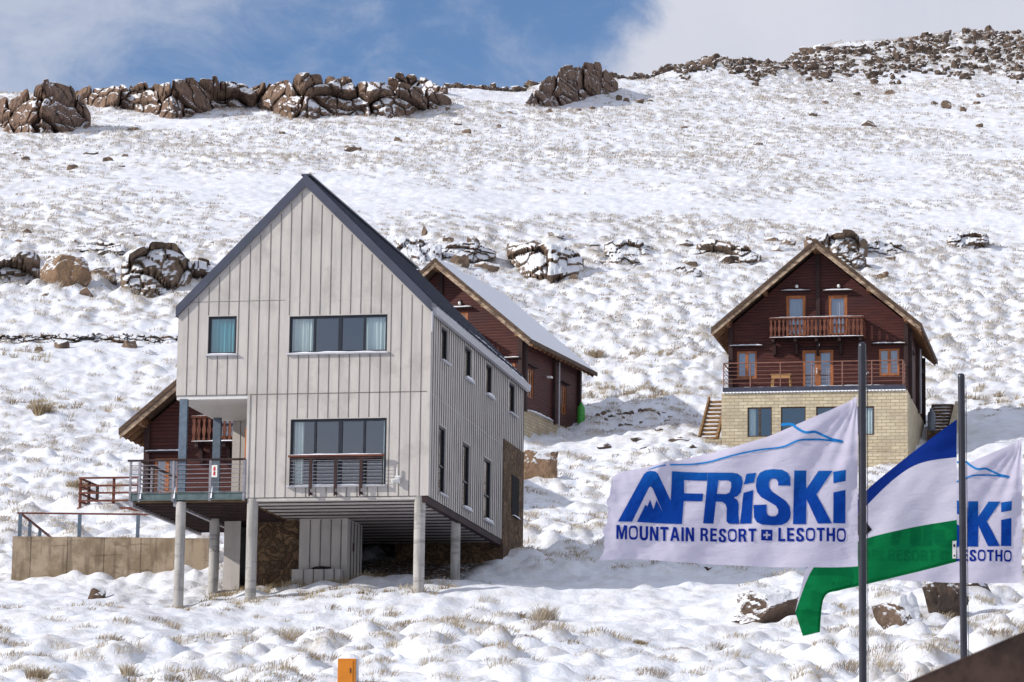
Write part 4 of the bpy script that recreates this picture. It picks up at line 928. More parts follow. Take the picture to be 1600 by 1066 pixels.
    lintel(-4.42, -2.75, 2.42); lintel(2.68, 4.36, 2.4)
    for h in side: window(t, rightw(XW), *h, mull=[(.5, .05)], fw=.06, fmat='orange_wood', glass='chalet_glass', d0=.03, curtains=[(h[0] + .1, h[1] - .1)]); o = MB().box(XW + .004, XW + .2, h[0] - .2, h[1] + .25, h[3] + .16, h[3] + .21).build('lintel', 'dark_beam', t)
    # balcony
    m = MB(); m.box(-2.25, 2.3, -1.0, -.02, 2.72, 2.82); b = m.build('balcony', 'dark_beam', t)
    m = MB()
    for i in range(23):
        x = -2.24 + i * (4.5 / 22); w_ = [.075, .05, .035, .06, .08, .055, .035, .055, .075]; zs = np.linspace(2.68, 3.62, 9)
        for k in range(8): m.hexa([(x - w_[k], -1.04, zs[k]), (x + w_[k], -1.04, zs[k]), (x + w_[k], -1.005, zs[k]), (x - w_[k], -1.005, zs[k])], [(x - w_[k + 1], -1.04, zs[k + 1]), (x + w_[k + 1], -1.04, zs[k + 1]), (x + w_[k + 1], -1.005, zs[k + 1]), (x - w_[k + 1], -1.005, zs[k + 1])])
    for sx in (-2.26, 2.31):
        for i in range(5): y = -.9 + i * .2; m.box(sx - .02, sx + .02, y - .06, y + .06, 2.7, 3.62)
    m.build('balustrade', 'baluster_wood', b)
    m = MB(); m.box(-2.34, 2.39, -1.1, -.96, 3.62, 3.70); m.box(-2.34, -2.2, -.955, -.02, 3.62, 3.70); m.box(2.25, 2.39, -.955, -.02, 3.62, 3.70); m.build('handrail', 'baluster_wood', b); snow_strip(b, (-2.3, -1.03, 3.70), (2.35, -1.03, 3.70), .12, .04); snow_strip(b, (-2.3, -1.06, 2.70), (2.35, -1.06, 2.70), .08, .05)
    for x in (-2.15, -1.05, 0.0, 1.15, 2.2): m = MB(); m.box(x - .07, x + .07, -.98, -.18, 2.5, 2.715); m.hexa([(x - .06, -.18, 2.0), (x + .06, -.18, 2.0), (x + .06, -.01, 1.9), (x - .06, -.01, 1.9)], [(x - .06, -.35, 2.49), (x + .06, -.35, 2.49), (x + .06, -.01, 2.49), (x - .06, -.01, 2.49)]); m.build('bracket', 'dark_beam', b)
    # base
    m = MB()
    bh = [(-3.29, -2.08, -2.42, -.94), (-1.64, -.41, -2.40, -.94), (.1, 1.3, -2.4, -.96), (1.75, 2.96, -2.4, -.98)]
    bx = 4.58
    wall(m, front(-2.0), [(-bx, -7), (bx, -7), (bx, -.21), (-bx, -.21)], bh); wall(m, rightw(bx), [(-2.0, -7), (LB, -7), (LB, -.21), (-2.0, -.21)], []); wall(m, leftw(-bx), [(-2.0, -7), (LB, -7), (LB, -.21), (-2.0, -.21)], [])
    m.box(-bx - .03, bx + .03, -2.035, -2.004, -3.2, -3.12)
    br = m.build('brick_base', 'sand_brick', t)
    if style != 'hidden':
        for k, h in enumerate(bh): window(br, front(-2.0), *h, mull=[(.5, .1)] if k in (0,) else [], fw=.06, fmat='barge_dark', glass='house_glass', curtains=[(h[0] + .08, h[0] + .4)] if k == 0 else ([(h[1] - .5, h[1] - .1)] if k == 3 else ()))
    return t
A_ = chalet(CA, 'red-brown log chalet on a pale brick base at the right, seen from the front', 'full')
B_ = chalet(CB, 'red-brown log chalet half hidden behind the grey house roof, its right slope snowy', 'full')
C_ = chalet(CC, 'dark shaded log chalet behind the balcony at the left of the grey house', 'deck')
# right chalet: concrete deck with thin rails, dish
m = MB(); m.box(-4.52, 4.42, -2.06, -.02, -.2, .06); dk = m.build('deck', 'deck_slab', A_)
m = MB(); prev = None
for i in range(217):
    x = -4.52 + i * (9.04 / 216); s_ = .5 - .5 * math.cos(2 * math.pi * i / 4); ring = [(x, -2.04, -.245 + .03 * (1 - s_)), (x, -2.07 - .05 * s_, -.245 + .03 * (1 - s_)), (x, -2.07 - .05 * s_, -.205), (x, -2.062, -.17)]
    if prev:
        for k in range(3): m.poly([prev[k], ring[k], ring[k + 1], prev[k + 1]])
    prev = ring
m.build('snow_edge', 'snow_layer', dk)
snow_strip(dk, (-3.9, -1.9, .06), (-1.2, -1.9, .06), .2, .03); snow_strip(dk, (-.4, -1.9, .06), (3.6, -1.9, .06), .2, .05)
rr_ = MB()
for i in range(6): z = .28 + i * .2; rr_.cyl((-4.48, -2.0, z), (4.38, -2.0, z), .014, n=6); rr_.cyl((4.38, -2.0, z), (4.38, -.1, z), .014, n=6); rr_.cyl((-4.48, -2.0, z), (-4.48, -.1, z), .014, n=6)
rr_.cyl((-4.48, -2.0, 1.28), (4.38, -2.0, 1.28), .032, n=8); rr_.cyl((4.38, -2.0, 1.28), (4.38, -.1, 1.28), .032, n=8); rr_.cyl((-4.48, -2.0, 1.28), (-4.48, -.1, 1.28), .032, n=8)
dr = rr_.build('deck_railing', 'rust_rail', A_)
for x in (-4.48, -3.15, -1.66, -.1, 1.4, 2.85, 4.38): MB().cyl((x, -2.0, .05), (x, -2.0, 1.27), .028, n=8).build('rail_post', 'rust_rail', dr)
for y in (-1.0, -.1): MB().cyl((4.38, y, .05), (4.38, y, 1.27), .028, n=8).build('rail_post', 'rust_rail', dr)
m = MB(); q = []
for r0, e in ((0, .12), (.2, .10), (.32, .05), (.42, 0)): q.append((r0, e))
m.lathe(q, 0, 0, 20); m.cyl((0, 0, .05), (0, 0, -.3), .02); o = m.build('satellite_dish', 'dish_grey', A_, True); o.location = (-4.86, -.45, 1.6); o.rotation_euler = (R_(80), 0, R_(-20))
for fr, par in ((CB, B_),):
    o = MB().box(XW + .18, XW + .40, 3.2, 3.5, 1.9, 2.0).build('wall_lamp', 'lamp_glass', par)
    snow_strip(par, (4.62, .4, -.2), (4.62, 4.3, -.2), .25, .14)
# left chalet: its red wooden deck and stair
m = MB(); m.box(-6.35, 4.5, -2.3, -.02, -.16, -.02); m.box(-6.4, 4.5, -2.36, -2.302, -.3, .02); cd = m.build('deck', 'red_timber', C_)
cr = MB()
for z in (.28, .58, .86, 1.16): cr.box(-6.38, -4.0, -2.33, -2.28, z - .035, z + .035); cr.bar((-6.35, -2.2, z), (-6.35, -.0, z), .05, .08)
cr = cr.build('deck_railing', 'red_timber', C_)
for x in (-6.33, -5.0, -4.02): MB().box(x - .045, x + .045, -2.27, -2.18, -.02, 1.2).build('rail_post', 'red_timber', cr)
for y in (-1.1, -.05): MB().box(-6.4, -6.3, y - .05, y + .05, -.02, 1.2).build('rail_post', 'dark_beam', cr)
for x, y in ((-6.2, -2.0), (-3.9, -2.0), (-1.5, -2.0), (-6.2, -.4)): MB().box(x - .08, x + .08, y - .08, y + .08, -3.5, -.165).build('deck_post', 'red_timber', cd)
for dx in (0, .9): MB().bar((-5.75 + dx, -.1, -.2), (-5.2 + dx, 2.6, -2.6), .09, .28).build('stair_stringer', 'dark_beam', cd)

# ------------------------------------------------------------------ things around the chalets
def lathe_thing(name, label, cat, loc, prof, n, mat, extra=None):
    t = thing(name, loc, 0, label, cat); MB().lathe(prof, 0, 0, n).build('body', mat, t, True)
    if extra: extra(t)
    return t
def cyl_extra(h, r, mat):
    def f(t):
        MB().lathe([(.085, h - .01), (.09, h + .10), (.10, h + .13), (.08, h + .13), (.075, h + .0)], 0, 0, 16).build('collar', mat, t, True); MB().cyl((0, 0, h), (0, 0, h + .09), .03, n=8).build('valve', 'valve_brass', t)
    return f
def gas(label, loc, mat, h=1.05, r=.2): return lathe_thing('gas_cylinder', label, 'gas cylinder', loc, [(0, 0), (r * .9, .0), (r, .05), (r, h * .82), (r * .85, h * .93), (r * .45, h), (0, h + .01)], 22, mat, cyl_extra(h, r, mat))
p = CB.w(5.0, 7.9, 0); gas('bright green gas cylinder at the rear corner of the middle chalet', (p[0], p[1], ground_z(p[0], p[1]) - .06), 'gas_green', 1.0, .21)
p = CA.w(5.25, 4.9, 0); gas('grey-blue gas cylinder beside the steps of the right chalet', (p[0], p[1], max(ground_z(p[0], p[1]) - .06, at(1450, 673, p[1])[2])), 'gas_grey', 1.0, .2)
# bench / table on the right chalet's deck
tb = thing('wooden_table', CA.w(-1.72, -1.0, .06), CA.yaw, 'small light wooden table on the deck of the right chalet', 'table')
MB().box(-.52, .52, -.35, .35, .70, .76).build('tabletop', 'table_wood', tb, bevel=.01); MB().box(-.46, .46, -.33, -.29, .52, .695).build('apron', 'table_wood', tb)
for sx in (-1, 1):
    for sy in (-.28, .28): MB().bar((sx * .47, sy, .0), (sx * .42, sy, .7), .07).build('leg', 'table_wood', tb)
# wooden stair at its left, on a low brick plinth
st = thing('wooden_stair', CA.w(-5.3, -1.4, 0), CA.yaw, 'snowy wooden stair climbing to the left side of the right chalet deck', 'stair')
zb = -2.35
for i in range(10):
    y = .1 + i * .38; z = zb + i * .26; o = MB().box(-.42, .38, y - .15, y + .17, z - .04, z + .06).build('tread', 'stair_wood', st); snow_strip(o, (-.36, y, z + .06), (.32, y, z + .06), .28, .09)
for x in (-.47, .43): MB().bar((x, -.1, zb - .08), (x, 3.7, zb + 2.52), .09, .34).build('stringer', 'stair_wood', st)
pl = MB().box(-6.1, -4.63, -1.9, -.2, -7, -2.5).build('brick_plinth', 'sand_brick'); pl.location = CA.o; pl.rotation_euler = (0, 0, -R_(CA.yaw)); tag(pl, 'low pale brick plinth under the foot of the wooden stair', 'plinth')
sn = snow_strip(pl, (-5.9, -1.0, -2.5), (-4.8, -1.0, -2.5), 1.2, .1)
# stone steps and flank wall right of the right chalet
ss_ = thing('stone_steps', CA.w(5.55, 5.8, -1.05), CA.yaw, 'snow-covered stone steps with a sloping side wall right of the right chalet', 'steps')
for i in range(9):
    o = MB().box(-.6, .55, i * .42, i * .42 + .6, -3, i * .23).build('step', 'rubble_stone', ss_); snow_strip(o, (-.5, i * .42 + .22, i * .23), (.5, i * .42 + .22, i * .23), .4, .07)
MB().hexa([(.56, -.9, -3), (.84, -.9, -3), (.84, 4.4, -3), (.56, 4.4, -3)], [(.56, -.9, .0), (.84, -.9, .0), (.84, 4.4, 2.15), (.56, 4.4, 2.15)]).build('side_wall', 'sand_brick', ss_)
lw = thing('stone_steps', CA.w(5.5, 1.2, -3.6), CA.yaw, 'broad snowy stone steps at the foot of the right chalet wall', 'steps')
for i in range(5):
    o = MB().box(-.8, 1.0, i * .55, i * .55 + .8, -3, i * .3).build('step', 'rubble_stone', lw); snow_strip(o, (-.7, i * .55 + .28, i * .3), (.9, i * .55 + .28, i * .3), .5, .1)

# ------------------------------------------------------------------ orange cabinet in front
x, y = at(541, 1060, 80)[:2]; zt_ = at(541, 1029, 80)[2]; zb = ground_z(x, y) - .3
ob = thing('service_cabinet', (x, y, zb), 8, 'small orange metal service cabinet in the snow at the bottom edge', 'cabinet'); h = zt_ - zb
MB().box(-.205, .215, 0, .28, 0, h).build('body', 'orange_paint', ob, bevel=.012); dr_ = MB().box(-.195, .15, -.018, -.001, .25, h - .035).build('door', 'orange_paint', ob, bevel=.005); MB().box(.085, .105, -.03, -.019, h - .33, h - .22).build('latch', 'pole_black', dr_); MB().box(.218, .236, .02, .26, .0, h - .0).build('side_panel', 'light_trim', ob)
snow_strip(ob, (-.19, .14, h), (.2, .14, h), .24, .02)
# ------------------------------------------------------------------ dark shed roof in the near right corner
pA, pB = at(1412, 1066, 15.0), at(1602, 984, 15.6)
d = (pB - pA); p0 = pA - d * 1.2; p1 = pB + d * .35
sh = thing('wooden_shed', p0, 0, 'dark brown sloping wooden roof edge in the bottom right corner', 'shed')
q1 = p1 - p0; t_ = np.array([0, 3.2, -.5]); th = np.array([0, 0, -.35])
zero = np.zeros(3)
m = MB(); m.hexa([th, q1 + th, q1 + t_ + th, t_ + th], [zero, q1, q1 + t_, t_]); m.build('roof', 'shed_wood', sh, bevel=.02)
gzs = min(ground_z(p0[0], p0[1]), ground_z(p1[0], p1[1])) - p0[2] - .3
i0, i1 = q1 * .12, q1 * .95
m = MB(); m.hexa([(i0[0], .3, gzs), (i1[0], .4, gzs), (i1[0], 2.9, gzs), (i0[0], 2.9, gzs)], [tuple(i0 + np.array([0, .3, -.36])), tuple(i1 + np.array([0, .3, -.36])), tuple(i1 + np.array([0, 2.9, -.87])), tuple(i0 + np.array([0, 2.9, -.87]))]); m.build('wall', 'shed_wood', sh)
# ------------------------------------------------------------------ flagpoles and flags
def pole(pt, pb, Y, r, label):
    a, b = at(*pt, Y), at(*pb, Y); d = (b - a) / (b - a)[2]; gz_ = ground_z(b[0], b[1]) - .3; foot = b + d * (gz_ - b[2])
    t = thing('flagpole', foot, 0, label, 'flagpole', 'dark flagpoles in a row')
    top = a - foot; m = MB(); m.cyl((0, 0, 0), tuple(top), r, r, 20); o = m.build('pole', 'pole_black', t, True); e = o.modifiers.new('s', 'EDGE_SPLIT'); e.split_angle = .8
    MB().lathe([(r, 0), (r * .93, .03), (r * .5, .045), (0, .05)], top[0], top[1], 16).build('cap', 'pole_black', t, True).location = (0, 0, top[2])
    MB().cyl(tuple(top + np.array([r + .012, -.02, -.12])), (r + .012, -.02, .6), .005, n=6).build('halyard', 'pole_black', t)
    for dz in (.34, .50): m = MB(); q = top + np.array([r, -.01, -dz]); m.bar(tuple(q), tuple(q + np.array([.022, 0, .03 if dz < .4 else -.03])), .02); m.build('rope_knot', 'rope_white', t)
    return t
D1, D2, D3 = 41.0, 46.5, 48.6
pole((1347, 541), (1348.3, 1066), D1, .046, 'nearest dark flagpole, holding the large resort flag in front')
pole((1502, 589), (1506, 1020), D2, .047, 'second dark flagpole, holding the blue, white and green flag')
pole((1608, 640), (1611, 1000), D3, .047, 'dark flagpole just beyond the right edge, holding the rear resort flag')
S1 = D1 / F_PX
TOP = [(1341, 613), (1330, 621), (1300, 636), (1237, 664), (1200, 680), (1135, 700), (1060, 718), (1037, 722), (1010, 731), (985, 736), (965, 740), (953, 749)]
BOT = [(1340.5, 885), (1328, 886), (1300, 887), (1240, 888), (1200, 887), (1135, 885), (1060, 882), (1030, 880), (1000, 878), (975, 878), (955, 880), (938, 882)]
tx, tz = [p[0] for p in TOP][::-1], [p[1] for p in TOP][::-1]
def loc1(px, py): return (px - 1341) * S1, (887 - py) * S1
def ripple1(px, py):
    s = (1341 - px) / 400.0; top = np.interp(px, tx, tz); t = (py - top) / 160.0
    y = .014 * noise.noise(Vector((px * .030 + py * .012, py * .05, 1.7))) + .010 * noise.noise(Vector((px * .07, py * .11 - px * .03, 4.2))) + .13 * s * math.sin(4.2 * s - .9 + .5 * t) + .035 * math.sin(13 * s + 2.2 * t) * s ** .7 + .02 * math.sin(21 * s - 5 * t + 1)
    y += .05 * math.exp(-max(t, 0) / .05) + .028 * math.exp(-((s - .02) / .05) ** 2) * math.sin(t * 9)
    rad = math.hypot(px - 1341, py - 615) / 120; ang = math.atan2(py - 615, 1341 - px); y += .014 * math.sin(ang * 26) * math.exp(-rad * .9) * min(1, rad * 3)
    y += .05 * math.exp(-((px - 1037 + (py - 722) * .6) / 9.0) ** 2) * math.exp(-max(t, 0) / .09) * -1
    return y
def flag_mesh(name, rows_top, rows_bot, nx, nz, loc, rip, mat, parent):
    m_v, m_f = [], []; xs = np.linspace(0, 1, nx + 1); st = np.linspace(0, 1, len(rows_top))
    for i in range(nx + 1):
        a = (np.interp(xs[i], st, [p[0] for p in rows_top]), np.interp(xs[i], st, [p[1] for p in rows_top])); b = (np.interp(xs[i], st, [p[0] for p in rows_bot]), np.interp(xs[i], st, [p[1] for p in rows_bot]))
        for j in range(nz + 1):
            t = j / nz; px = a[0] + (b[0] - a[0]) * t; py = a[1] + (b[1] - a[1]) * t
            if i == nx: px += 2.2 * math.sin(t * 17) + 1.2 * math.sin(t * 37)
            x, z = loc(px, py); m_v.append((x, rip(px, py), z))
    for i in range(nx):
        for j in range(nz): k = i * (nz + 1) + j; m_f.append((k, k + 1, k + nz + 2, k + nz + 1))
    o = np_mesh(name, np.array(m_v), np.array(m_f), mat); o.parent = parent; return o
def fill(name, polys, loc, rip, mat, parent, off=.006, both=True, maxlen=.09):
    """flat print of one glyph: polygons with holes, laid on the cloth"""
    flat = [Vector((q[0], q[1], 0)) for pts in polys for q in pts]
    groups = [polys] if len(polys) < 2 or inside(polys[1][0], polys[0]) else [[q] for q in polys]
    bm = bmesh.new()
    for g in groups:
        vs_ = [bm.verts.new((q[0], q[1], 0)) for pts in g for q in pts]
        for tri in geometry.tessellate_polygon([[Vector((q[0], q[1], 0)) for q in pts] for pts in g]):
            try: bm.faces.new([vs_[k] for k in tri])
            except ValueError: pass
    for _ in range(6):
        es = [e for e in bm.edges if e.calc_length() * S1 > maxlen]
        if not es: break
        bmesh.ops.subdivide_edges(bm, edges=es, cuts=1); bmesh.ops.triangulate(bm, faces=bm.faces)
    for v in bm.verts:
        px, py = v.co.x, v.co.y; x, z = loc(px, py); v.co = (x, rip(px, py) - off, z)
    me = bpy.data.meshes.new(name); bm.to_mesh(me); bm.free(); me.materials.append(M[mat])
    o = bpy.data.objects.new(name, me); COL.objects.link(o); o.parent = parent; return o
def inside(pt, poly):
    r = False
    for (x0, y0), (x1, y1) in zip(poly, poly[1:] + poly[:1]):
        if (y0 > pt[1]) != (y1 > pt[1]) and pt[0] < (x1 - x0) * (pt[1] - y0) / (y1 - y0) + x0: r = not r
    return r
Z = lambda pts: [(930 + a / 3.552, 600 + b / 3.552) for a, b in pts]
GL = {'A and F': [[(118,780),(262,510),(280,494),(300,489),(325,492),(342,507),(415,655),(421,487),(620,490),(618,537),(490,535),(490,610),(597,612),(592,655),(488,655),(477,787),(225,781),(272,682),(283,692),(298,654),(318,706),(334,654),(371,722),(312,590),(301,578),(290,588),(198,780)]],
 'R': [[(621,490),(760,492),(790,497),(812,515),(818,545),(808,600),(790,622),(768,630),(790,645),(797,668),(795,720),(799,778),(742,778),(728,765),(729,690),(722,668),(705,656),(668,655),(655,780),(596,780),(620,537)], [(682,535),(735,535),(752,545),(753,572),(745,602),(725,612),(673,612)]],
 'i': [[(838,497),(893,490),(880,546),(823,558)], [(822,604),(877,588),(866,777),(803,778)]],
 'S': [[(1083,566),(1013,566),(1013,545),(1004,530),(988,525),(972,530),(964,545),(963,572),(978,598),(1055,650),(1078,680),(1085,715),(1082,745),(1066,770),(1035,784),(985,787),(925,785),(895,770),(880,742),(878,672),(950,672),(950,715),(958,732),(975,738),(1000,736),(1013,722),(1014,700),(1000,678),(920,630),(897,600),(890,565),(895,520),(912,492),(940,477),(985,472),(1035,476),(1065,492),(1081,520)]],
 'K': [[(1103,480),(1172,478),(1172,580),(1240,478),(1318,478),(1228,612),(1313,775),(1235,777),(1172,640),(1170,780),(1097,780)]],
 'i ': [[(1322,483),(1392,474),(1391,535),(1322,549)], [(1322,600),(1391,584),(1389,773),(1320,774)]]}
def ring_o(w, h=10, r=3.2, y0=0): 
    return [(w / 2 + (w / 2) * sgn(math.cos(a)) * abs(math.cos(a)) ** .62, y0 + h / 2 + (h / 2) * sgn(math.sin(a)) * abs(math.sin(a)) ** .72) for a in [2 * math.pi * k / 36 for k in range(36)]]
def sgn(v): return 1 if v >= 0 else -1
CAPS = {'I': (2.1, [[(0, 0), (2.1, 0), (2.1, 10), (0, 10)]]), 'L': (5.6, [[(0, 0), (5.6, 0), (5.6, 1.9), (2.1, 1.9), (2.1, 10), (0, 10)]]),
 'T': (6.6, [[(2.25, 0), (4.35, 0), (4.35, 8.1), (6.6, 8.1), (6.6, 10), (0, 10), (0, 8.1), (2.25, 8.1)]]),
 'E': (5.8, [[(0, 0), (5.8, 0), (5.8, 1.8), (2.1, 1.8), (2.1, 4.2), (5.3, 4.2), (5.3, 6), (2.1, 6), (2.1, 8.2), (5.7, 8.2), (5.7, 10), (0, 10)]]),
 'H': (7, [[(0, 0), (2.1, 0), (2.1, 4.1), (4.9, 4.1), (4.9, 0), (7, 0), (7, 10), (4.9, 10), (4.9, 6), (2.1, 6), (2.1, 10), (0, 10)]]),
 'N': (7, [[(0, 0), (2, 0), (2, 6.3), (4.7, 0), (7, 0), (7, 10), (5, 10), (5, 3.7), (2.3, 10), (0, 10)]]),
 'M': (8.8, [[(0, 0), (1.9, 0), (1.9, 6.6), (3.6, 0), (5.2, 0), (6.9, 6.6), (6.9, 0), (8.8, 0), (8.8, 10), (6.1, 10), (4.4, 3.9), (2.7, 10), (0, 10)]]),
 'A': (7.8, [[(0, 0), (2.1, 0), (2.65, 2.2), (5.15, 2.2), (5.7, 0), (7.8, 0), (5.1, 10), (2.7, 10)], [(3.05, 3.9), (4.75, 3.9), (3.9, 7.5)]]),
 'O': (7.4, [ring_o(7.4), [(1.25 + .662 * a, .17 * 10 + .66 * b) for a, b in ring_o(7.4)]]),
 'U': (7, [[(0, 10), (0, 3.2), (.35, 1.5), (1.4, .4), (2.8, -.1), (4.2, -.1), (5.6, .4), (6.65, 1.5), (7, 3.2), (7, 10), (4.9, 10), (4.9, 3.2), (4.6, 2.1), (3.5, 1.7), (2.4, 2.1), (2.1, 3.2), (2.1, 10)]]),
 'R': (7, [[(0, 0), (2.1, 0), (2.1, 3.9), (3.1, 3.9), (3.9, 3.4), (4.6, 0), (6.9, 0), (5.9, 3.7), (5.2, 4.6), (6.3, 5.5), (6.6, 7.1), (6.2, 8.9), (5.1, 9.8), (3.9, 10), (0, 10)], [(2.1, 5.6), (3.6, 5.6), (4.4, 6.2), (4.5, 7.1), (4.3, 7.9), (3.5, 8.3), (2.1, 8.3)]]),
 'S': (6.4, [[((a - 878) / 207 * 6.4, 10 - (b - 472) / 315 * 10.3) for a, b in GL['S'][0]]])}
def ribbon(pts, w0, w1):
    P = [np.array(p, float) for p in pts]; l, r = [], []
    for i, p in enumerate(P):
        d = P[min(i + 1, len(P) - 1)] - P[max(i - 1, 0)]; n = np.array([-d[1], d[0]]) / np.linalg.norm(d); w = w0 + (w1 - w0) * i / (len(P) - 1); l.append(tuple(p + n * w / 2)); r.append(tuple(p - n * w / 2))
    return l + r[::-1]
def smooth_line(pts, n=6):
    P = [np.array(p, float) for p in pts]; out = []
    for i in range(len(P) - 1):
        p0, p1, p2, p3 = P[max(i - 1, 0)], P[i], P[i + 1], P[min(i + 2, len(P) - 1)]
        for k in range(n): t = k / n; out.append(.5 * ((2 * p1) + (-p0 + p2) * t + (2 * p0 - 5 * p1 + 4 * p2 - p3) * t * t + (-p0 + 3 * p1 - 3 * p2 + p3) * t ** 3))
    return out + [P[-1]]
def resort_flag(loc3, label):
    t = thing('resort_flag', loc3, 0, label, 'flag', 'white resort flags')
    flag_mesh('cloth', TOP, BOT, 110, 46, loc1, ripple1, 'white_cloth', t)
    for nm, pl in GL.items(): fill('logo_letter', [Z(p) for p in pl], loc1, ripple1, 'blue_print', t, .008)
    up_ = Z(smooth_line([(1033,216),(1068,212),(1098,217),(1112,232),(1150,258),(1180,264),(1222,260),(1262,275),(1310,295),(1378,312)])); lo_ = Z(smooth_line([(1372,314),(1330,308),(1250,302),(1180,304),(1120,312),(1050,343),(1000,352),(940,358),(860,372),(790,388),(700,411),(640,427),(560,440),(480,447),(410,450)])); tail = Z(smooth_line([(385,455),(340,464),(285,482)]))
    fill('mountain_outline', [ribbon(up_, 4.6, 3.4)], loc1, ripple1, 'sky_print', t, .008); fill('mountain_outline', [ribbon(lo_, 3.0, 2.6)], loc1, ripple1, 'sky_print', t, .011); fill('mountain_outline', [ribbon(tail, 2.6, .8)], loc1, ripple1, 'sky_print', t, .008)
    # small lettering
    for txt, x0, x1, y0, y1 in (('MOUNTAIN', 110, 546, 805, 884), ('RESORT', 581, 893, 806, 880), ('LESOTHO', 1016, 1392, 800, 876)):
        wid = sum(CAPS[c][0] for c in txt) + 1.35 * (len(txt) - 1); X = 0
        for c in txt:
            pl = []
            for poly in CAPS[c][1]:
                q = []
                for a, b in poly:
                    f = (X + a) / wid; zy = y1 - (y1 - y0) * b / 10
                    if txt == 'MOUNTAIN': zy -= 6 * (1 - f) ** 2
                    q.append((x0 + (x1 - x0) * f, zy))
                pl.append(Z(q))
            fill('letter', pl, loc1, ripple1, 'navy_print', t, .008); X += CAPS[c][0] + 1.35
    cx, cy, a, b, w_ = 951.5, 842, 31.5, 30, 5.5
    fill('cross_mark', [Z([(cx - a, cy - b), (cx + a, cy - b), (cx + a, cy + b), (cx - a, cy + b)]), Z([(cx - w_, cy - 20), (cx + w_, cy - 20), (cx + w_, cy - w_), (cx + 20, cy - w_), (cx + 20, cy + w_), (cx + w_, cy + w_), (cx + w_, cy + 20), (cx - w_, cy + 20), (cx - w_, cy + w_), (cx - 20, cy + w_), (cx - 20, cy - w_), (cx - w_, cy - w_)])], loc1, ripple1, 'navy_print', t, .008)
    return t
f1 = resort_flag(at(1341, 887, D1), 'large white resort flag with the full blue logo in front, on the nearest pole')
o3 = at(1597, 912, D3)
f3 = f1.copy(); COL.objects.link(f3); f3.location = o3; f3['label'] = 'white resort flag further back, half hidden behind the green-striped flag'
for ch in list(f1.children):
    c = ch.copy(); COL.objects.link(c); c.parent = f3
f3.rotation_euler = (0, R_(.6), R_(-2))
# the national flag
RWS = {0: [(1497,652),(1440,695),(1390,735),(1353,768),(1310,815),(1275,852),(1262,880)], .3: [(1496.5,712),(1440,722),(1400,746),(1353,792),(1315,835),(1283,866),(1256,895)],
       .7: [(1495.5,812),(1440,821),(1400,831),(1353,843),(1310,862),(1268,893),(1240,962)], .85: [(1495,846),(1440,858),(1400,868),(1353,880),(1311,894),(1270,920),(1252,999)], 1: [(1494.5,878),(1440,893),(1400,903),(1353,915),(1312,925),(1286,938),(1279,992)]}
S2_ = D2 / F_PX
def loc2(px, py): return (px - 1497) * S2_, (880 - py) * S2_
def ripple2(px, py):
    s = (1497 - px) / 250.0; return .02 * noise.noise(Vector((px * .03, py * .05 + px * .02, 8.1))) + .10 * s * math.sin(3.6 * s + .8) + .045 * math.sin(8.5 * s + (py - 760) * .016) * min(1, s * 2.5) + .02 * math.sin(17 * s - (py - 760) * .03) - .10 * max(0, s - .86) * math.sin((px + py * .6) * .11)
def rowpts(tv, n=48):
    ks = sorted(RWS); 
    for a, b in zip(ks[:-1], ks[1:]):
        if a <= tv <= b: w_ = (tv - a) / (b - a); base = [((1 - w_) * p[0] + w_ * q[0], (1 - w_) * p[1] + w_ * q[1]) for p, q in zip(RWS[a], RWS[b])]; break
    return smooth_line(base, 10)
nf = thing('national_flag', at(1497, 880, D2), 0, 'blue, white and green banded flag with drooping green tip on the second pole', 'flag')
def band(name, t0, t1, mat, n=14):
    V, Fq = [], []
    for j in range(n + 1):
        R0 = rowpts(t0 + (t1 - t0) * j / n)
        for p in R0: x, z = loc2(*p); V.append((x, ripple2(*p), z))
        kk = len(R0)
    for j in range(n):
        for i in range(kk - 1): a = j * kk + i; Fq.append((a, a + 1, a + kk + 1, a + kk))
    o = np_mesh(name, np.array(V), np.array(Fq), mat); o.parent = nf; return o
band('blue_band', 0, .3, 'blue_cloth'); band('white_band', .3, .7, 'flag_white'); band('green_band', .7, 1, 'green_cloth', 18)
hb = rowpts(.985); fill('hem', [ribbon(hb, 2.4, 2.4)], loc2, ripple2, 'black_print' if False else 'green_cloth', nf, .006)
fill('hat_emblem', [[(1308,826),(1318,812),(1326,804),(1329,794),(1333,794),(1335,804),(1346,808),(1362,829),(1352,838),(1330,836)]], loc2, ripple2, 'black_print', nf, .008)
o = fill('care_label', [[(1488,846),(1494.5,845),(1493.5,873),(1488,873)]], loc2, ripple2, 'sign_white', nf, .01); fill('care_mark', [[(1489.5,851),(1492.5,850.5),(1492.5,855),(1489.5,855)], [(1490,867),(1492,867),(1492,870),(1490,870)]], loc2, ripple2, 'black_print', nf, .013)

# ------------------------------------------------------------------ light and sky
SUN_EL = R_(27); sa = R_(73 )
to_sun = Vector((-math.sin(sa) * math.cos(SUN_EL), -math.cos(sa) * math.cos(SUN_EL), math.sin(SUN_EL)))
sd = bpy.data.lights.new('sun', 'SUN'); sd.energy = 3.8; sd.angle = R_(.5); sd.color = (1, .945, .86); so = bpy.data.objects.new('sun', sd); COL.objects.link(so)
so.rotation_euler = to_sun.to_track_quat('Z', 'Y').to_euler(); so.location = (-60, 0, 120)
wd = bpy.data.worlds.new('World'); scene.world = wd; wd.use_nodes = True; nt = wd.node_tree; nt.nodes.clear(); t = NT(nt)
sky = t.n('ShaderNodeTexSky', sky_type='NISHITA', sun_disc=False, sun_elevation=SUN_EL, sun_rotation=math.atan2(to_sun.x, to_sun.y), altitude=3000, air_density=1.0, dust_density=.4, ozone_density=2.2)
gen = t.n('ShaderNodeTexCoord').outputs['Generated']
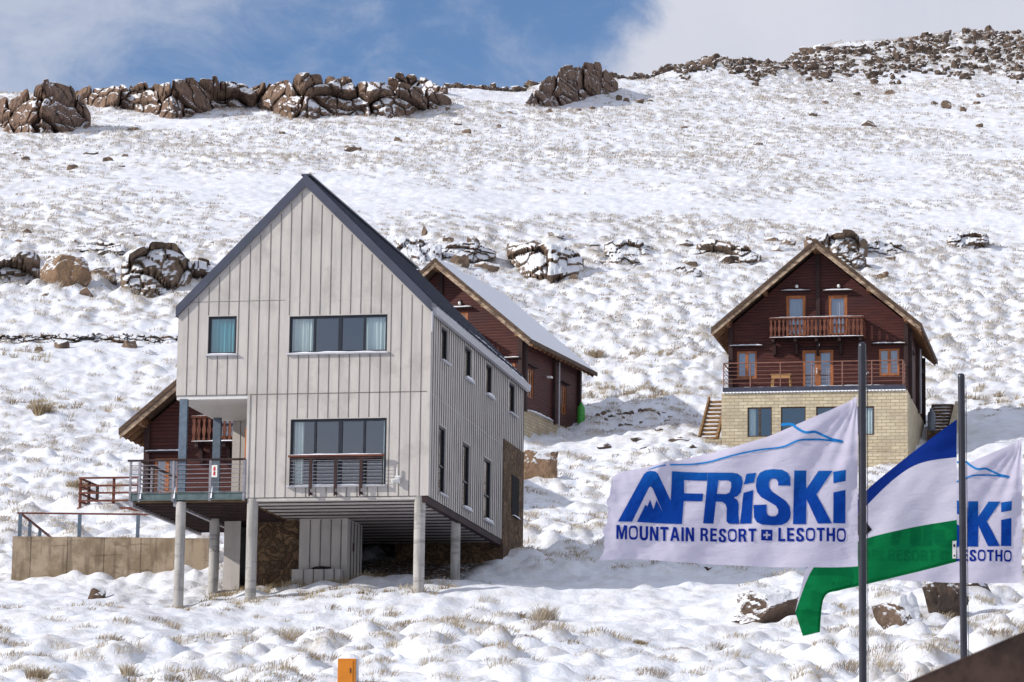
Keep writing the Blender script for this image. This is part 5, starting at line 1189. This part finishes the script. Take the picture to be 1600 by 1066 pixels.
s = t.n('ShaderNodeSeparateXYZ', ins={0: gen}); az = t.math('DIVIDE', s.outputs[0], t.math('MAXIMUM', s.outputs[1], .02)); el = t.math('DIVIDE', s.outputs[2], t.math('MAXIMUM', s.outputs[1], .02))
n1 = t.noise(gen, 9, 7, .62, .6); n2 = t.noise(t.scalevec(gen, 1, 1, 1.6), 26, 7, .65, .4); n3 = t.noise(gen, 2.2, 5, .55)
wob = t.math('ADD', t.math('MULTIPLY', t.math('SUBTRACT', n1, .5), .06), t.math('MULTIPLY', t.math('SUBTRACT', n2, .5), .05))
edge = t.math('ADD', t.math('SUBTRACT', az, .0245), t.math('ADD', wob, t.math('MULTIPLY', t.math('SUBTRACT', el, .262), -.5)))
f_r = t.ramp(edge, -.006, .022)
lf = t.math('ADD', t.math('MULTIPLY', t.math('ADD', az, .075), -12.0), t.math('MULTIPLY', t.math('SUBTRACT', n2, .5), 3.2))
f_l = t.math('MULTIPLY', t.ramp(t.math('ADD', lf, t.math('MULTIPLY', t.math('SUBTRACT', el, .262), 8)), -.6, 1.3), .62)
veil = t.math('MULTIPLY', t.ramp(n2, .42, .75), .30)
f = t.math('MAXIMUM', t.math('MAXIMUM', f_r, f_l), veil)
beh = t.ramp(s.outputs[1], .35, .6); fb = t.math('MULTIPLY', t.ramp(n3, .30, .55), .95)
f = t.math('ADD', t.math('MULTIPLY', f, beh), t.math('MULTIPLY', fb, t.math('SUBTRACT', 1.0, beh)), clamp=True)
tint = t.n('ShaderNodeVectorMath', operation='MULTIPLY', ins={0: sky.outputs[0], 1: (.92, 1.0, 1.08)}).outputs[0]
bg = t.n('ShaderNodeBackground', ins={'Color': tint, 'Strength': .115}); cl = t.n('ShaderNodeBackground', ins={'Color': t.mix(t.ramp(n1, .3, .7), (.60, .62, .72), (.68, .70, .78)), 'Strength': .98})
mx = t.n('ShaderNodeMixShader', ins={0: f, 1: bg.outputs[0], 2: cl.outputs[0]}); wo_ = t.n('ShaderNodeOutputWorld'); nt.links.new(mx.outputs[0], wo_.inputs[0])
vs = scene.view_settings; vs.view_transform = 'Standard'; vs.look = 'None'; vs.exposure = .08; vs.gamma = 1; vs.use_curve_mapping = False
scene.cycles.max_bounces = 6; scene.cycles.diffuse_bounces = 3; scene.cycles.transparent_max_bounces = 10; scene.cycles.use_denoising = True
scene.cycles.sample_clamp_indirect = 6
